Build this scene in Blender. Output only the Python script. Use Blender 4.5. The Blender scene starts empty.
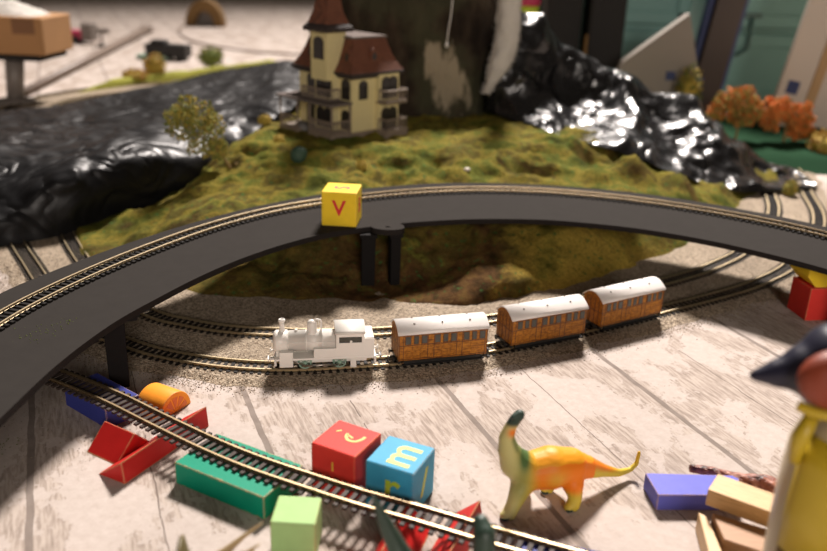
import bpy, bmesh, math, random
from mathutils import Vector, Matrix, noise, Euler
C = bpy.context.scene
U = 0.01            # every length below is written in centimetres
PI = math.pi

# ------------------------------------------------------------------ camera, world, lights, exposure
cam = bpy.data.objects.new('camera', bpy.data.cameras.new('camera')); C.collection.objects.link(cam)
p, r = math.radians(21.4), math.radians(2.0)
F = Vector((0, math.cos(p), -math.sin(p))); R0 = Vector((1, 0, 0)); U0 = Vector((0, math.sin(p), math.cos(p)))
Rv = math.cos(r)*R0 + math.sin(r)*U0; Uv = -math.sin(r)*R0 + math.cos(r)*U0
cam.matrix_world = Matrix(((Rv.x, Uv.x, -F.x, 0), (Rv.y, Uv.y, -F.y, 0), (Rv.z, Uv.z, -F.z, 0.40), (0, 0, 0, 1)))
cam.data.sensor_width = 36; cam.data.lens = 850/827*36
cam.data.clip_start = 0.01; cam.data.clip_end = 60
cam.data.dof.use_dof = True; cam.data.dof.focus_distance = 0.79; cam.data.dof.aperture_fstop = 4.4
C.camera = cam
C.view_settings.view_transform = 'Standard'; C.view_settings.look = 'None'
C.view_settings.gamma = 1; C.view_settings.use_curve_mapping = False
C.view_settings.exposure = 0.0
w = bpy.data.worlds.new('room_light'); C.world = w; w.use_nodes = True
w.node_tree.nodes['Background'].inputs[0].default_value = (1.0, 0.80, 0.62, 1)
w.node_tree.nodes['Background'].inputs[1].default_value = 0.075
def area(name, loc, target, size, power, col):
    l = bpy.data.lights.new(name, 'AREA'); l.shape = 'DISK'; l.size = size; l.energy = power; l.color = col
    o = bpy.data.objects.new(name, l); C.collection.objects.link(o); o.location = loc
    o.rotation_euler = (Vector(target)-Vector(loc)).to_track_quat('-Z', 'Y').to_euler()
    return o
area('ceiling_lamp', (0.85, 6.3, 6.1), (0.35, 1.25, 0), 1.4, 252, (1.0, 0.91, 0.845)).data.spread = math.radians(70)
area('front_fill', (0.7, -2.9, 1.25), (0, 0.9, 0.05), 1.2, 62, (1.0, 0.89, 0.80))  # added fill light behind the camera, brightens the faces turned towards it

# ------------------------------------------------------------------ mesh helpers
class M:
    def __init__(s): s.v = []; s.f = []; s.m = []; s.sm = []
    def add(s, vs, fs, m=0, smooth=False):
        b = len(s.v); s.v += [tuple(q) for q in vs]
        for f in fs: s.f.append([b+i for i in f]); s.m.append(m); s.sm.append(smooth)
        return s
    def box(s, c, d, rz=0, m=0, mat=None):
        x, y, z = d[0]/2, d[1]/2, d[2]/2
        vs = [Vector((i*x, j*y, k*z)) for k in (-1, 1) for i, j in ((-1, -1), (1, -1), (1, 1), (-1, 1))]
        R = mat if mat else Matrix.Rotation(rz, 3, 'Z')
        vs = [R @ q + Vector(c) for q in vs]
        return s.add(vs, [(3, 2, 1, 0), (4, 5, 6, 7), (0, 1, 5, 4), (1, 2, 6, 5), (2, 3, 7, 6), (3, 0, 4, 7)], m)
    def prism(s, poly, z0, z1, m=0, smooth=False):
        n = len(poly)
        vs = [(x, y, z0) for x, y in poly] + [(x, y, z1) for x, y in poly]
        s.add(vs, [tuple(range(n-1, -1, -1)), tuple(range(n, 2*n))], m)
        return s.add(vs, [(i, (i+1) % n, (i+1) % n+n, i+n) for i in range(n)], m, smooth)
    def extr(s, poly, a, b, ex, ey, m=0, smooth=False):
        """poly in the plane (ex, ey), swept from point a to point b"""
        a, b, ex, ey = Vector(a), Vector(b), Vector(ex), Vector(ey); n = len(poly)
        vs = [a+ex*x+ey*y for x, y in poly] + [b+ex*x+ey*y for x, y in poly]
        s.add(vs, [tuple(range(n-1, -1, -1)), tuple(range(n, 2*n))], m)
        return s.add(vs, [(i, (i+1) % n, (i+1) % n+n, i+n) for i in range(n)], m, smooth)
    def tube(s, pts, rad, n=8, m=0, cap=True, smooth=True):
        pts = [Vector(q) for q in pts]
        if not hasattr(rad, '__len__'): rad = [rad]*len(pts)
        vs = []; up = Vector((0, 0, 1)); prev = None
        for i, q in enumerate(pts):
            t = (pts[min(i+1, len(pts)-1)]-pts[max(i-1, 0)]).normalized()
            if prev is None:
                a = up if abs(t.z) < .9 else Vector((1, 0, 0)); x = t.cross(a).normalized()
            else: x = (prev - t*prev.dot(t)).normalized()
            prev = x; y = t.cross(x)
            vs += [q + (x*math.cos(2*PI*k/n)+y*math.sin(2*PI*k/n))*rad[i] for k in range(n)]
        L = len(pts)
        s.add(vs, [(i*n+k, i*n+(k+1) % n, (i+1)*n+(k+1) % n, (i+1)*n+k) for i in range(L-1) for k in range(n)], m, smooth)
        if cap: s.add(vs, [tuple(range(n-1, -1, -1)), tuple(range((L-1)*n, L*n))], m)
        return s
    def lathe(s, prof, n=24, c=(0, 0, 0), ax='Z', m=0, smooth=True, cap=True):
        vs = []
        for rr, h in prof:
            for k in range(n):
                a = 2*PI*k/n; q = (rr*math.cos(a), rr*math.sin(a), h)
                if ax == 'X': q = (q[2], q[0], q[1])
                if ax == 'Y': q = (q[0], q[2], q[1])
                vs.append(Vector(q)+Vector(c))
        L = len(prof)
        s.add(vs, [(i*n+k, i*n+(k+1) % n, (i+1)*n+(k+1) % n, (i+1)*n+k) for i in range(L-1) for k in range(n)], m, smooth)
        if cap: s.add(vs, [tuple(range(n-1, -1, -1)), tuple(range((L-1)*n, L*n))], m)
        return s
    def grid(s, rows, m=0, smooth=True, closed=False):
        nu, nv = len(rows), len(rows[0]); vs = [q for row in rows for q in row]
        return s.add(vs, [(i*nv+j, i*nv+(j+1) % nv, (i+1)*nv+(j+1) % nv, (i+1)*nv+j) for i in range(nu-1) for j in range(nv if closed else nv-1)], m, smooth)
    def build(s, name, mats, parent=None, loc=(0, 0, 0), rz=0, off=(0, 0, 0), bevel=0, flat_bevel=2, keep_normals=False, solid=0):
        me = bpy.data.meshes.new(name); o_ = Vector(off)
        me.from_pydata([tuple((Vector(q)-o_)*U) for q in s.v], [], s.f)
        if not isinstance(mats, (list, tuple)): mats = [mats]
        for a in mats: me.materials.append(a)
        me.polygons.foreach_set('material_index', s.m); me.polygons.foreach_set('use_smooth', s.sm)
        bm = bmesh.new(); bm.from_mesh(me); bmesh.ops.remove_doubles(bm, verts=bm.verts, dist=1e-6)
        if not keep_normals: bmesh.ops.recalc_face_normals(bm, faces=bm.faces)
        bm.to_mesh(me); bm.free(); me.update()
        return link(name, me, parent, loc, rz, bevel, flat_bevel, solid)
def link(name, me, parent=None, loc=(0, 0, 0), rz=0, bevel=0, seg=2, solid=0):
    o = bpy.data.objects.new(name, me); C.collection.objects.link(o)
    o.location = Vector(loc)*U; o.rotation_euler = (0, 0, rz) if not isinstance(rz, tuple) else rz
    if parent: o.parent = parent
    if solid:
        b = o.modifiers.new('thick', 'SOLIDIFY'); b.thickness = solid*U
    if bevel:
        b = o.modifiers.new('edge', 'BEVEL'); b.width = bevel*U; b.segments = seg; b.limit_method = 'ANGLE'; b.angle_limit = math.radians(40)
    return o
def tag(o, label=None, cat=None, group=None, kind=None):
    if label: o['label'] = label
    if cat: o['category'] = cat
    if group: o['group'] = group
    if kind: o['kind'] = kind
    return o
def thing(name, label, cat, loc=(0, 0, 0), rz=0, group=None):
    o = bpy.data.objects.new(name, None); C.collection.objects.link(o); o.empty_display_size = .01
    o.location = Vector(loc)*U; o.rotation_euler = (0, 0, rz) if not isinstance(rz, tuple) else rz
    return tag(o, label, cat, group)
def children(o): return [c for c in bpy.data.objects if c.parent == o]
def copy_tree(o, parent=None):
    c = o.copy(); C.collection.objects.link(c)
    if parent: c.parent = parent
    for ch in children(o): copy_tree(ch, c)
    return c
def cr(pts, per=8, closed=False):
    P = [Vector(q) for q in pts]; n = len(P); out = []
    for i in range(n if closed else n-1):
        g = (lambda k: P[k % n]) if closed else (lambda k: P[max(0, min(n-1, k))])
        a, b, c, d = g(i-1), g(i), g(i+1), g(i+2)
        for k in range(per):
            t = k/per
            out.append(.5*((2*b)+(c-a)*t+(2*a-5*b+4*c-d)*t*t+(3*b-a-3*c+d)*t**3))
    if not closed: out.append(P[-1])
    return out
def resample(P, step, closed=False):
    if closed: P = P+[P[0]]
    L = [0]
    for a, b in zip(P, P[1:]): L.append(L[-1]+(b-a).length)
    n = max(2, round(L[-1]/step)); out = []; j = 0
    for i in range(n if closed else n+1):
        s = L[-1]*i/n
        while j < len(L)-2 and L[j+1] < s: j += 1
        t = (s-L[j])/max(1e-9, L[j+1]-L[j]); out.append(P[j].lerp(P[j+1], t))
    return out
def sstep(a, b, x):
    t = max(0, min(1, (x-a)/(b-a))); return t*t*(3-2*t)
def interp(tab, x):
    if x <= tab[0][0]: return tab[0][1]
    for (a, b), (c, d) in zip(tab, tab[1:]):
        if x <= c: return b+(d-b)*(x-a)/(c-a)
    return tab[-1][1]
def fbm(x, y, z=0, o=4): return noise.fractal(Vector((x, y, z)), 1.0, 2.0, o)

# ------------------------------------------------------------------ materials
class N:
    """small node helper; coordinates come out in centimetres of object space"""
    def __init__(s, name):
        s.mat = bpy.data.materials.new(name); s.mat.use_nodes = True; s.t = s.mat.node_tree
        s.b = s.t.nodes['Principled BSDF']; tc = s.n('ShaderNodeTexCoord'); mp = s.n('ShaderNodeMapping')
        mp.inputs['Scale'].default_value = (100, 100, 100); s.l(tc.outputs['Object'], mp.inputs[0]); s.co = mp.outputs[0]
    def n(s, t, **k):
        x = s.t.nodes.new(t)
        for a, b in k.items(): setattr(x, a, b)
        return x
    def l(s, a, b): s.t.links.new(a, b)
    def map(s, rot=(0, 0, 0), sc=(1, 1, 1)):
        m = s.n('ShaderNodeMapping'); m.inputs['Rotation'].default_value = rot; s.l(s.co, m.inputs[0])
        m2 = s.n('ShaderNodeMapping'); m2.inputs['Scale'].default_value = sc; s.l(m.outputs[0], m2.inputs[0]); return m2.outputs[0]
    def noise(s, scale, detail=4, co=None, rough=.55, dist=0):
        x = s.n('ShaderNodeTexNoise'); x.inputs['Scale'].default_value = scale; x.inputs['Detail'].default_value = detail
        x.inputs['Roughness'].default_value = rough; x.inputs['Distortion'].default_value = dist
        s.l(co or s.co, x.inputs['Vector']); return x.outputs['Fac']
    def voro(s, scale, feature='F1', co=None):
        x = s.n('ShaderNodeTexVoronoi', feature=feature); x.inputs['Scale'].default_value = scale; s.l(co or s.co, x.inputs['Vector']); return x.outputs['Distance']
    def ramp(s, fac, stops, const=False):
        x = s.n('ShaderNodeValToRGB'); e = x.color_ramp.elements
        if const: x.color_ramp.interpolation = 'CONSTANT'
        while len(e) < len(stops): e.new(.5)
        for q, (pos, c) in zip(e, stops):
            q.position = pos; q.color = (c, c, c, 1) if not hasattr(c, '__len__') else (*c, 1)
        s.l(fac, x.inputs[0]); return x.outputs[0]
    def mix(s, fac, a, b, mode='MIX'):
        x = s.n('ShaderNodeMix', data_type='RGBA', blend_type=mode)
        for sock, val in ((x.inputs[0], fac), (x.inputs[6], a), (x.inputs[7], b)):
            if hasattr(val, 'links'): s.l(val, sock)
            elif not hasattr(val, '__len__'): sock.default_value = val
            else: sock.default_value = (*val, 1)
        return x.outputs[2]
    def math(s, op, a, b=0):
        x = s.n('ShaderNodeMath', operation=op)
        for sock, val in zip(x.inputs, (a, b)):
            if hasattr(val, 'links'): s.l(val, sock)
            else: sock.default_value = val
        return x.outputs[0]
    def sep(s, v=None):
        x = s.n('ShaderNodeSeparateXYZ'); s.l(v or s.co, x.inputs[0]); return x.outputs
    def bump(s, h, dist, strength=1.0):
        x = s.n('ShaderNodeBump'); x.inputs['Distance'].default_value = dist*U; x.inputs['Strength'].default_value = strength
        s.l(h, x.inputs['Height']); s.l(x.outputs[0], s.b.inputs['Normal']); return x
    def done(s, col=None, rough=.5, metal=0, spec=None, coat=0):
        if col is not None:
            if hasattr(col, 'links'): s.l(col, s.b.inputs['Base Color'])
            else: s.b.inputs['Base Color'].default_value = (*col, 1)
        if hasattr(rough, 'links'): s.l(rough, s.b.inputs['Roughness'])
        else: s.b.inputs['Roughness'].default_value = rough
        s.b.inputs['Metallic'].default_value = metal
        if spec is not None: s.b.inputs['Specular IOR Level'].default_value = spec
        if coat: s.b.inputs['Coat Weight'].default_value = coat
        return s.mat
def plain(name, col, rough=.5, metal=0, var=.12, scale=1.2, bump=0, spec=None, coat=0):
    k = N(name); f = k.noise(scale, 4)
    c = k.mix(f, tuple(x*(1-var) for x in col), tuple(min(1, x*(1+var)) for x in col))
    if bump: k.bump(k.noise(scale*4, 5), bump)
    return k.done(c, rough, metal, spec, coat)
def painted(name, col, rough=.42, wear=.5, wood=(.52, .34, .17)):
    """painted toy block, wood showing where the edges are worn"""
    k = N(name); bv = k.n('ShaderNodeBevel', samples=4); bv.inputs['Radius'].default_value = .2*U
    ge = k.n('ShaderNodeNewGeometry'); dt = k.n('ShaderNodeVectorMath', operation='DOT_PRODUCT')
    k.l(bv.outputs[0], dt.inputs[0]); k.l(ge.outputs['Normal'], dt.inputs[1])
    e = k.math('SUBTRACT', 1, dt.outputs['Value']); nz = k.noise(1.6, 5)
    m = k.math('GREATER_THAN', k.math('ADD', k.math('MULTIPLY', e, 7), nz), 1.2-wear*.6)
    spots = k.ramp(k.noise(3.1, 3), [(.0, 0), (.765, 0), (.78, 1)])
    m2 = k.math('MAXIMUM', m, k.math('MULTIPLY', spots, .8 if wear > .3 else 0))
    base = k.mix(k.noise(.9, 4), tuple(x*.88 for x in col), tuple(min(1, x*1.1) for x in col))
    k.bump(k.noise(5, 4), .012)
    return k.done(k.mix(m2, base, wood), rough+.1, spec=.16)
def woodgrain(name, a, b, axis='X', rough=.5, scale=1.0):
    k = N(name); sc = {'X': (.12, 1.5, 1.5), 'Y': (1.5, .12, 1.5), 'Z': (1.5, 1.5, .12)}[axis]
    co = k.map(sc=tuple(q*scale for q in sc)); f = k.noise(2.2, 5, co, .6, .6)
    g = k.ramp(f, [(.3, b), (.48, a), (.62, tuple(.6*x+.4*y for x, y in zip(a, b))), (.75, a)])
    k.bump(f, .01)
    return k.done(g, rough)

def mat_floor():
    k = N('whitewashed_plank_print'); co = k.map(rot=(0, 0, -math.radians(22.8)))   # x across the planks, y along them
    s = k.sep(co)
    grain = k.noise(1.0, 6, k.map(rot=(0, 0, -math.radians(22.8)), sc=(3.6, .4, 1)), .65, .25)
    # Mapping rotates first, then scales, so the streaks run along the planks
    patch = k.noise(.16, 8, k.map(rot=(0, 0, -math.radians(22.8)), sc=(1, .6, 1)), .66, .3)
    fine = k.noise(1.3, 5, co, .7)
    pm = k.ramp(k.math('ADD', k.math('MULTIPLY', patch, .8), k.math('MULTIPLY', fine, .22)), [(.0, 0), (.50, 0), (.515, 1)])
    white = k.mix(k.ramp(fine, [(.3, 0), (.7, 1)]), (.455, .39, .35), (.54, .475, .435))
    g1 = k.ramp(grain, [(.38, (.20, .155, .125)), (.5, (.36, .295, .25)), (.6, (.47, .40, .345))])
    c = k.mix(k.math('MULTIPLY', pm, .7), white, g1)
    c = k.mix(k.ramp(grain, [(.30, .35), (.37, 0)]), c, (.33, .26, .21))
    speck = k.ramp(k.noise(4.5, 3), [(.70, 0), (.74, .6)])
    c = k.mix(speck, c, (.20, .15, .11))
    # joints between the planks
    def line(period, shift, width, wob):
        u = k.math('ADD', s[0], k.math('MULTIPLY', k.noise(.35, 2, co), wob))
        m = k.math('PINGPONG', k.math('ADD', u, shift), period/2)
        return k.math('LESS_THAN', m, width)
    tone = k.mix(k.noise(.7, 3), (.13, .105, .09), (.30, .25, .22))
    wide = line(18.4, -12.9-.15+.0, .27, .3)
    thin = k.math('MULTIPLY', line(18.4, -12.9-9.2, .055, .5), k.math('GREATER_THAN', k.noise(.13, 2, co), .42))
    c = k.mix(k.math('MULTIPLY', wide, .9), c, tone); c = k.mix(k.math('MULTIPLY', thin, .8), c, (.13, .10, .085))
    k.bump(k.math('SUBTRACT', fine, k.math('MULTIPLY', wide, 1.0)), .03)
    return k.done(c, .9, spec=.06)
def mat_gravel(name, a, b):
    k = N(name); v = k.n('ShaderNodeTexVoronoi'); v.inputs['Scale'].default_value = 5.5; k.l(k.co, v.inputs['Vector'])
    cell = k.n('ShaderNodeSeparateColor'); k.l(v.outputs['Color'], cell.inputs[0])
    c = k.ramp(cell.outputs[0], [(0, tuple(x*.45 for x in a)), (.35, a), (.7, b), (1, tuple(min(1, x*1.3) for x in b))])
    big = k.noise(.12, 4); c = k.mix(k.ramp(big, [(.35, .35), (.65, 0)]), c, tuple(x*.55 for x in a))
    k.bump(v.outputs['Distance'], -.12); return k.done(c, .9)
def mat_hill():
    k = N('moss_and_rock_scatter'); n1 = k.noise(.16, 6, rough=.6); n2 = k.noise(.55, 5); n3 = k.noise(2.5, 5, rough=.7)
    moss = k.ramp(n1, [(.32, (.035, .042, .008)), (.42, (.12, .13, .022)), (.5, (.24, .185, .033)), (.57, (.10, .07, .02)), (.63, (.17, .16, .03)), (.72, (.30, .21, .045))])
    moss = k.mix(k.ramp(n3, [(.35, .75), (.58, 0)]), moss, (.07, .075, .015))
    rock = k.ramp(n2, [(.35, (.028, .014, .008)), (.5, (.085, .038, .018)), (.62, (.13, .07, .025)), (.72, (.05, .05, .015))])
    ge = k.n('ShaderNodeNewGeometry'); z = k.sep(ge.outputs['Normal'])[2]; s = k.sep()
    steep = k.ramp(k.math('ADD', z, k.math('MULTIPLY', n2, .5)), [(.0, 1), (.92, 1), (1.08, 0)])
    # reddish brown soil mid front bank, painted darker for the shade under the deck
    soil_shade = k.math('MULTIPLY', k.ramp(k.math('ADD', k.math('MULTIPLY', s[0], .03), .5), [(.0, .55), (.3, 1), (.8, 1), (1, 0)]),
                  k.ramp(k.math('ADD', k.math('MULTIPLY', s[1], .05), k.math('MULTIPLY', k.math('SUBTRACT', n1, .5), 3)), [(.45, 1), (.85, 0)]))
    m = k.math('MAXIMUM', k.math('MULTIPLY', steep, .55), k.math('MULTIPLY', soil_shade, .9))
    c = k.mix(m, moss, rock)
    lit_moss = k.math('MULTIPLY', k.ramp(k.math('ADD', k.math('MULTIPLY', s[0], .03), k.math('SUBTRACT', n1, .5)), [(.3, 0), (.5, 1)]), k.ramp(k.math('MULTIPLY', s[1], .03), [(.45, 1), (.75, 0)]))  # mustard moss brightened on the right front slope to paint in light
    c = k.mix(k.math('MULTIPLY', lit_moss, k.ramp(n3, [(.35, .25), (.55, .85)])), c, (.46, .32, .06))
    gs = k.ramp(k.noise(1.3, 2), [(.64, 0), (.68, .8)]); c = k.mix(gs, c, (.05, .13, .035))
    k.bump(k.math('ADD', n3, n2), .3); return k.done(c, .95, spec=.05)
def mat_tarp(r0=.2, r1=.36, sp=.6):
    k = N('black_plastic_sheet'); v1 = k.voro(.13, 'DISTANCE_TO_EDGE'); n = k.noise(.10, 1.5, dist=1.2); n2 = k.noise(.38, 1, k.map(rot=(0, 0, .6), sc=(1, .3, .6)), dist=.5)
    rd = lambda q: k.math('ABSOLUTE', k.math('SUBTRACT', q, .5))
    h = k.math('ADD', k.math('MULTIPLY', rd(n), 2.2), k.math('ADD', k.math('MULTIPLY', rd(n2), .28), k.math('MULTIPLY', v1, .25)))
    k.bump(h, 1.5, .8); return k.done((.008, .008, .009), k.ramp(k.noise(.2, 3), [(.35, r0), (.65, r1)]), spec=sp)
MAT = dict(
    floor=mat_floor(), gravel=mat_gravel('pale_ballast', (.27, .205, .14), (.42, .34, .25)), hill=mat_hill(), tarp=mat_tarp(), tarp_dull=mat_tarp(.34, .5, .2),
    deck=plain('matt_black_card', (.031, .0275, .025), .95, 0, .12, .8, .01, spec=.08), deckedge=plain('charcoal_edge', (.018, .015, .014), .8, 0, .2, 2, spec=.1),
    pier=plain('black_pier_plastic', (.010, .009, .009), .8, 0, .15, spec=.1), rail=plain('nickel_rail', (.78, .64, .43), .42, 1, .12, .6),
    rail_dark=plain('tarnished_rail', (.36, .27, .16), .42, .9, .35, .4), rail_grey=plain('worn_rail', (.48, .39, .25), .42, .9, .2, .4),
    sleeper=plain('black_sleeper_plastic', (.012, .010, .009), .6, 0, .2, spec=.15), sleeper_brown=plain('brown_sleeper_plastic', (.05, .036, .030), .6, 0, .35, 1.5, spec=.2),
    white=plain('white_plastic', (.80, .77, .72), .38, 0, .02), offwhite=plain('white_roof_plastic', (.84, .80, .77), .4, 0, .015),
    black=plain('black_plastic', (.012, .012, .012), .4, 0, .2), palegreen=plain('pale_green_plastic', (.28, .42, .33), .4, 0, .08),
    steel=plain('steel', (.45, .42, .38), .3, 1, .1), glass=plain('dark_window', (.055, .055, .045), .12, 0, .5, 2.2),
    yellowp=painted('yellow_paint', (.86, .60, .03), .4, .1, (.8, .55, .25)), redp=painted('red_paint', (.50, .018, .016), .38, .42),
    redcube=painted('coral_red_paint', (.72, .045, .035), .45, .2), bluep=painted('sky_blue_paint', (.05, .34, .56), .42, .3),
    navyp=painted('royal_blue_paint', (.035, .045, .24), .4, .3), lavp=painted('violet_blue_paint', (.13, .14, .58), .4, .55),
    greenp=painted('emerald_paint', (.0, .26, .155), .4, .75), limep=painted('light_green_paint', (.36, .56, .23), .5, .1),
    orangep=painted('orange_paint', (.93, .33, .03), .42, .1), orange2=plain('burnt_orange_ink', (.72, .16, .012), .5),
    redink=plain('red_ink', (.62, .012, .02), .5), limeink=plain('lime_ink', (.50, .62, .04), .5), goldink=plain('gold_ink', (.80, .42, .05), .5),
    pine=woodgrain('pine', (.70, .46, .22), (.46, .26, .10), 'X', .5, 1.6), oak=woodgrain('oak', (.42, .23, .115), (.27, .135, .06), 'X', .5, 1.6),
    ply=woodgrain('light_wood', (.68, .47, .25), (.55, .35, .16), 'Y'), cardboard=plain('cardboard', (.42, .22, .09), .8, 0, .12, .15),
    cream=plain('cream_wall', (.66, .57, .30), .7, 0, .08, 1.5), roofred=None, roofdark=plain('dark_eaves', (.03, .02, .018), .7), slate=plain('grey_lead', (.15, .125, .115), .9, spec=.05),
    trim=plain('grey_brown_trim', (.22, .17, .13), .7, 0, .15, 2), win=plain('black_pane', (.012, .01, .01), .3),
    bark=plain('twig_bark', (.26, .17, .06), .9, 0, .2, 2), olive=plain('olive_foliage', (.27, .25, .05), .9, 0, .5, 1.1),
    autumn=plain('orange_foliage', (.66, .20, .04), .9, 0, .35, .3), rust=plain('rust_foliage', (.38, .20, .05), .9, 0, .5, .3),
    mustard=plain('mustard_foliage', (.40, .29, .05), .9, 0, .4, .8), moss=plain('moss_foliage', (.12, .15, .03), .9, 0, .4, .5),
    teal=plain('teal_paint', (.16, .33, .30), .5, 0, .12, .03), dark=plain('dark_cloth', (.014, .012, .011), .8, 0, .2, .1),
    post=plain('dark_brown_wood', (.035, .018, .01), .5, 0, .3, .1), bluedark=plain('dark_blue', (.03, .045, .13), .6),
    board=plain('warm_white_board', (.58, .50, .42), .6, 0, .07, .05), tanedge=plain('raw_board_edge', (.46, .29, .14), .8), greyc=plain('grey_card', (.27, .235, .20), .7, 0, .1, .05),
    greenmat=plain('dark_green_felt', (.015, .045, .022), .95, 0, .2, .2, spec=.03), fleece=plain('white_cotton', (.66, .62, .57), 1, 0, .08, 1, .3),
    grass=plain('yellow_green_grass', (.30, .30, .04), .95, 0, .35, .25, .3), pole=plain('brown_grey_pole', (.20, .15, .12), .5, 0, .1, .3),
    greym=plain('grey_leg', (.22, .19, .17), .45, 0, .1, .3), pod=None, rock=None,
    cream2=plain('cream_plastic', (.52, .43, .27), .35, 0, .08, .5), yellow2=plain('yellow_plastic', (.52, .37, .02), .4, 0, .1, .3), rusty=plain('rust_red_plastic', (.24, .04, .015), .5, 0, .15, .3), navy=plain('navy_plastic', (.012, .012, .03), .4, 0, .15, .3),
    dgreen=plain('dark_green_toy', (.025, .05, .035), .45, 0, .35, .6), tan=plain('tan_horn', (.42, .30, .15), .5, 0, .15, .6), frill=plain('olive_brown_toy', (.13, .10, .04), .5, 0, .35, .8),
    beige=mat_gravel('beige_ballast', (.36, .27, .17), (.52, .42, .30)), stone=plain('grey_stone', (.16, .15, .14), .8, 0, .2, 1), greenstone=plain('green_stone', (.035, .075, .05), .7, 0, .35, 1.5),
    tunnel=plain('brown_tunnel_stone', (.20, .11, .035), .8, 0, .3, .3), magenta=plain('magenta_plastic', (.5, .03, .10), .5), thread=plain('white_thread', (.7, .68, .65), .6))
k = N('varnished_teak'); co = k.map(sc=(.35, 2.2, 2.6)); f = k.noise(2.2, 5, co, .65, 1.2); f2 = k.noise(3.2, 3)
MAT['teak'] = k.done(k.mix(k.ramp(f2, [(.35, .5), (.55, 0)]), k.ramp(f, [(.32, (.07, .02, .003)), (.43, (.30, .105, .010)), (.56, (.50, .20, .020)), (.70, (.20, .06, .006))]), (.11, .03, .004)), .42, spec=.3)
MAT['teakdark'] = plain('dark_teak', (.12, .035, .006), .4, 0, .4, 1.5)
k = N('rust_brown_shingles'); br = k.n('ShaderNodeTexBrick'); br.inputs['Scale'].default_value = 1.6
br.inputs['Color1'].default_value = (.24, .085, .042, 1); br.inputs['Color2'].default_value = (.16, .055, .028, 1); br.inputs['Mortar'].default_value = (.04, .015, .01, 1); br.inputs['Mortar Size'].default_value = .04
mp = k.map(rot=(PI/2.6, 0, .5)); k.l(mp, br.inputs['Vector']); MAT['roofred'] = k.done(br.outputs[0], .8)
k = N('mottled_brown_rock'); n1 = k.noise(.09, 6); n2 = k.noise(.3, 6, k.map(sc=(1, 1, .35))); s = k.sep()
c = k.ramp(n2, [(.35, (.010, .006, .004)), (.5, (.028, .019, .012)), (.62, (.055, .04, .025)), (.75, (.08, .066, .046))])
c = k.mix(k.ramp(n1, [(.46, 0), (.58, .7)]), c, (.055, .055, .03))
dx = k.math('POWER', k.math('MULTIPLY', k.math('SUBTRACT', s[0], k.math('SUBTRACT', 8.3, k.math('MULTIPLY', s[2], .25))), .30), 2); dz = k.math('POWER', k.math('MULTIPLY', k.math('SUBTRACT', s[2], 7.5), .15), 2)
sp = k.ramp(k.math('ADD', k.math('ADD', dx, dz), k.math('MULTIPLY', k.math('SUBTRACT', n2, .5), 9)), [(.2, .8), (1.1, 0)])
c = k.mix(sp, c, (.36, .30, .21)); k.bump(n2, 1.2); MAT['rock'] = k.done(c, .9, spec=.2)
k = N('gnarled_bark'); MAT['pod'] = (k.bump(k.noise(3, 5), .15), k.done(k.ramp(k.noise(1.4, 5), [(.35, (.05, .02, .015)), (.48, (.27, .075, .04)), (.65, (.46, .19, .11))]), .45))[1]

# ------------------------------------------------------------------ the setting
m = M(); m.box((0, 300, -1), (2400, 2400, 2)); tag(m.build('floor', MAT['floor']), kind='structure')

# the model hill: height above the floor at a point
Y0 = [(-52, 122), (-47, 110), (-44, 104), (-40, 99.5), (-33, 95), (-27, 92.5), (-20, 91.5), (0, 91), (10, 93.4), (20, 99.5), (30, 108), (40, 117), (48, 127), (56, 140), (66, 152)]
HP = [(0, 0), (2, .45), (7, .6), (9, 1.9), (13, 5.4), (16, 6.2), (27, 6.6), (31, 7.4), (37, 9.5), (44, 10), (200, 10)]
HQ = [(0, 0), (3, 2.0), (8, 4.9), (13, 6.0), (27, 6.6), (31, 7.4), (37, 9.5), (44, 10), (200, 10)]
def hz(x, y):
    s = y-interp(Y0, x); s += 1.6*fbm(x*.13, y*.13, 3)
    if s <= 0: return -.3
    k_ = sstep(-2, 26, x); h = interp(HP, s)*(1-k_)+interp(HQ, s)*k_
    h *= .25+.75*sstep(-48, -22, x) if y < 118 else (.12+.88*sstep(-40, -25, x+.16*(y-118)*(-1)+4))
    if x > 28: h *= 1-.75*sstep(28, 62, x)
    for cx, cy, hh, rr in ((9, 95.6, 1.3, 4.5), (14, 97, 1.2, 4), (27, 111, .8, 4), (-21, 98, 1.2, 4), (-14, 96, .8, 2.5), (34, 132, 3.8, 3.3), (28.5, 130, 1.6, 2.6), (41, 133, 2.6, 3), (20, 131, 1.4, 3)):
        h += hh*math.exp(-((x-cx)**2+(y-cy)**2)/(rr*rr))
    near = sstep(2, 9, s)
    h += near*(.75*fbm(x*.22, y*.22, 7)+.34*fbm(x*.8, y*.8, 1))
    ridge = 1-abs(noise.noise(Vector((x*.25, y*.12, 2))))*2
    if 3 < s < 14: h += .5*ridge*sstep(3, 6, s)*(1-sstep(10, 14, s))
    if 25 < s < 44: h += 1.0*sstep(25, 30, s)*(1-sstep(38, 44, s))*(.55-abs(noise.noise(Vector((x*.16, y*.3, 9))))*2.2)
    # stays under the raised deck
    d = math.hypot(x-11, y-69.5)
    if 40 < d < 51.8: h = min(h, 6.75)
    if x < 0: h = max(h, .9*sstep(0, 3, s)) if x < -30 else h-.4*math.exp(-((x+4)**2+(y-97)**2)/9)
    return max(h, .02)
rows = []
st = .62; nx, ny = int(118/st), int(110/st)
for j in range(ny+1):
    y = 88+st*j; rows.append([(-50+st*i, y, hz(-50+st*i, y)) for i in range(nx+1)])
m = M(); m.grid(rows)
keep = [i for i, f in enumerate(m.f) if max(m.v[q][2] for q in f) > .0]
m.f = [m.f[i] for i in keep]; m.m = [0]*len(keep); m.sm = [True]*len(keep)
tag(m.build('hillside', MAT['hill'], loc=(0, 92, 0), off=(0, 92, 0), keep_normals=True), 'model hillside of green and mustard moss over brown rock', 'hill')

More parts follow.
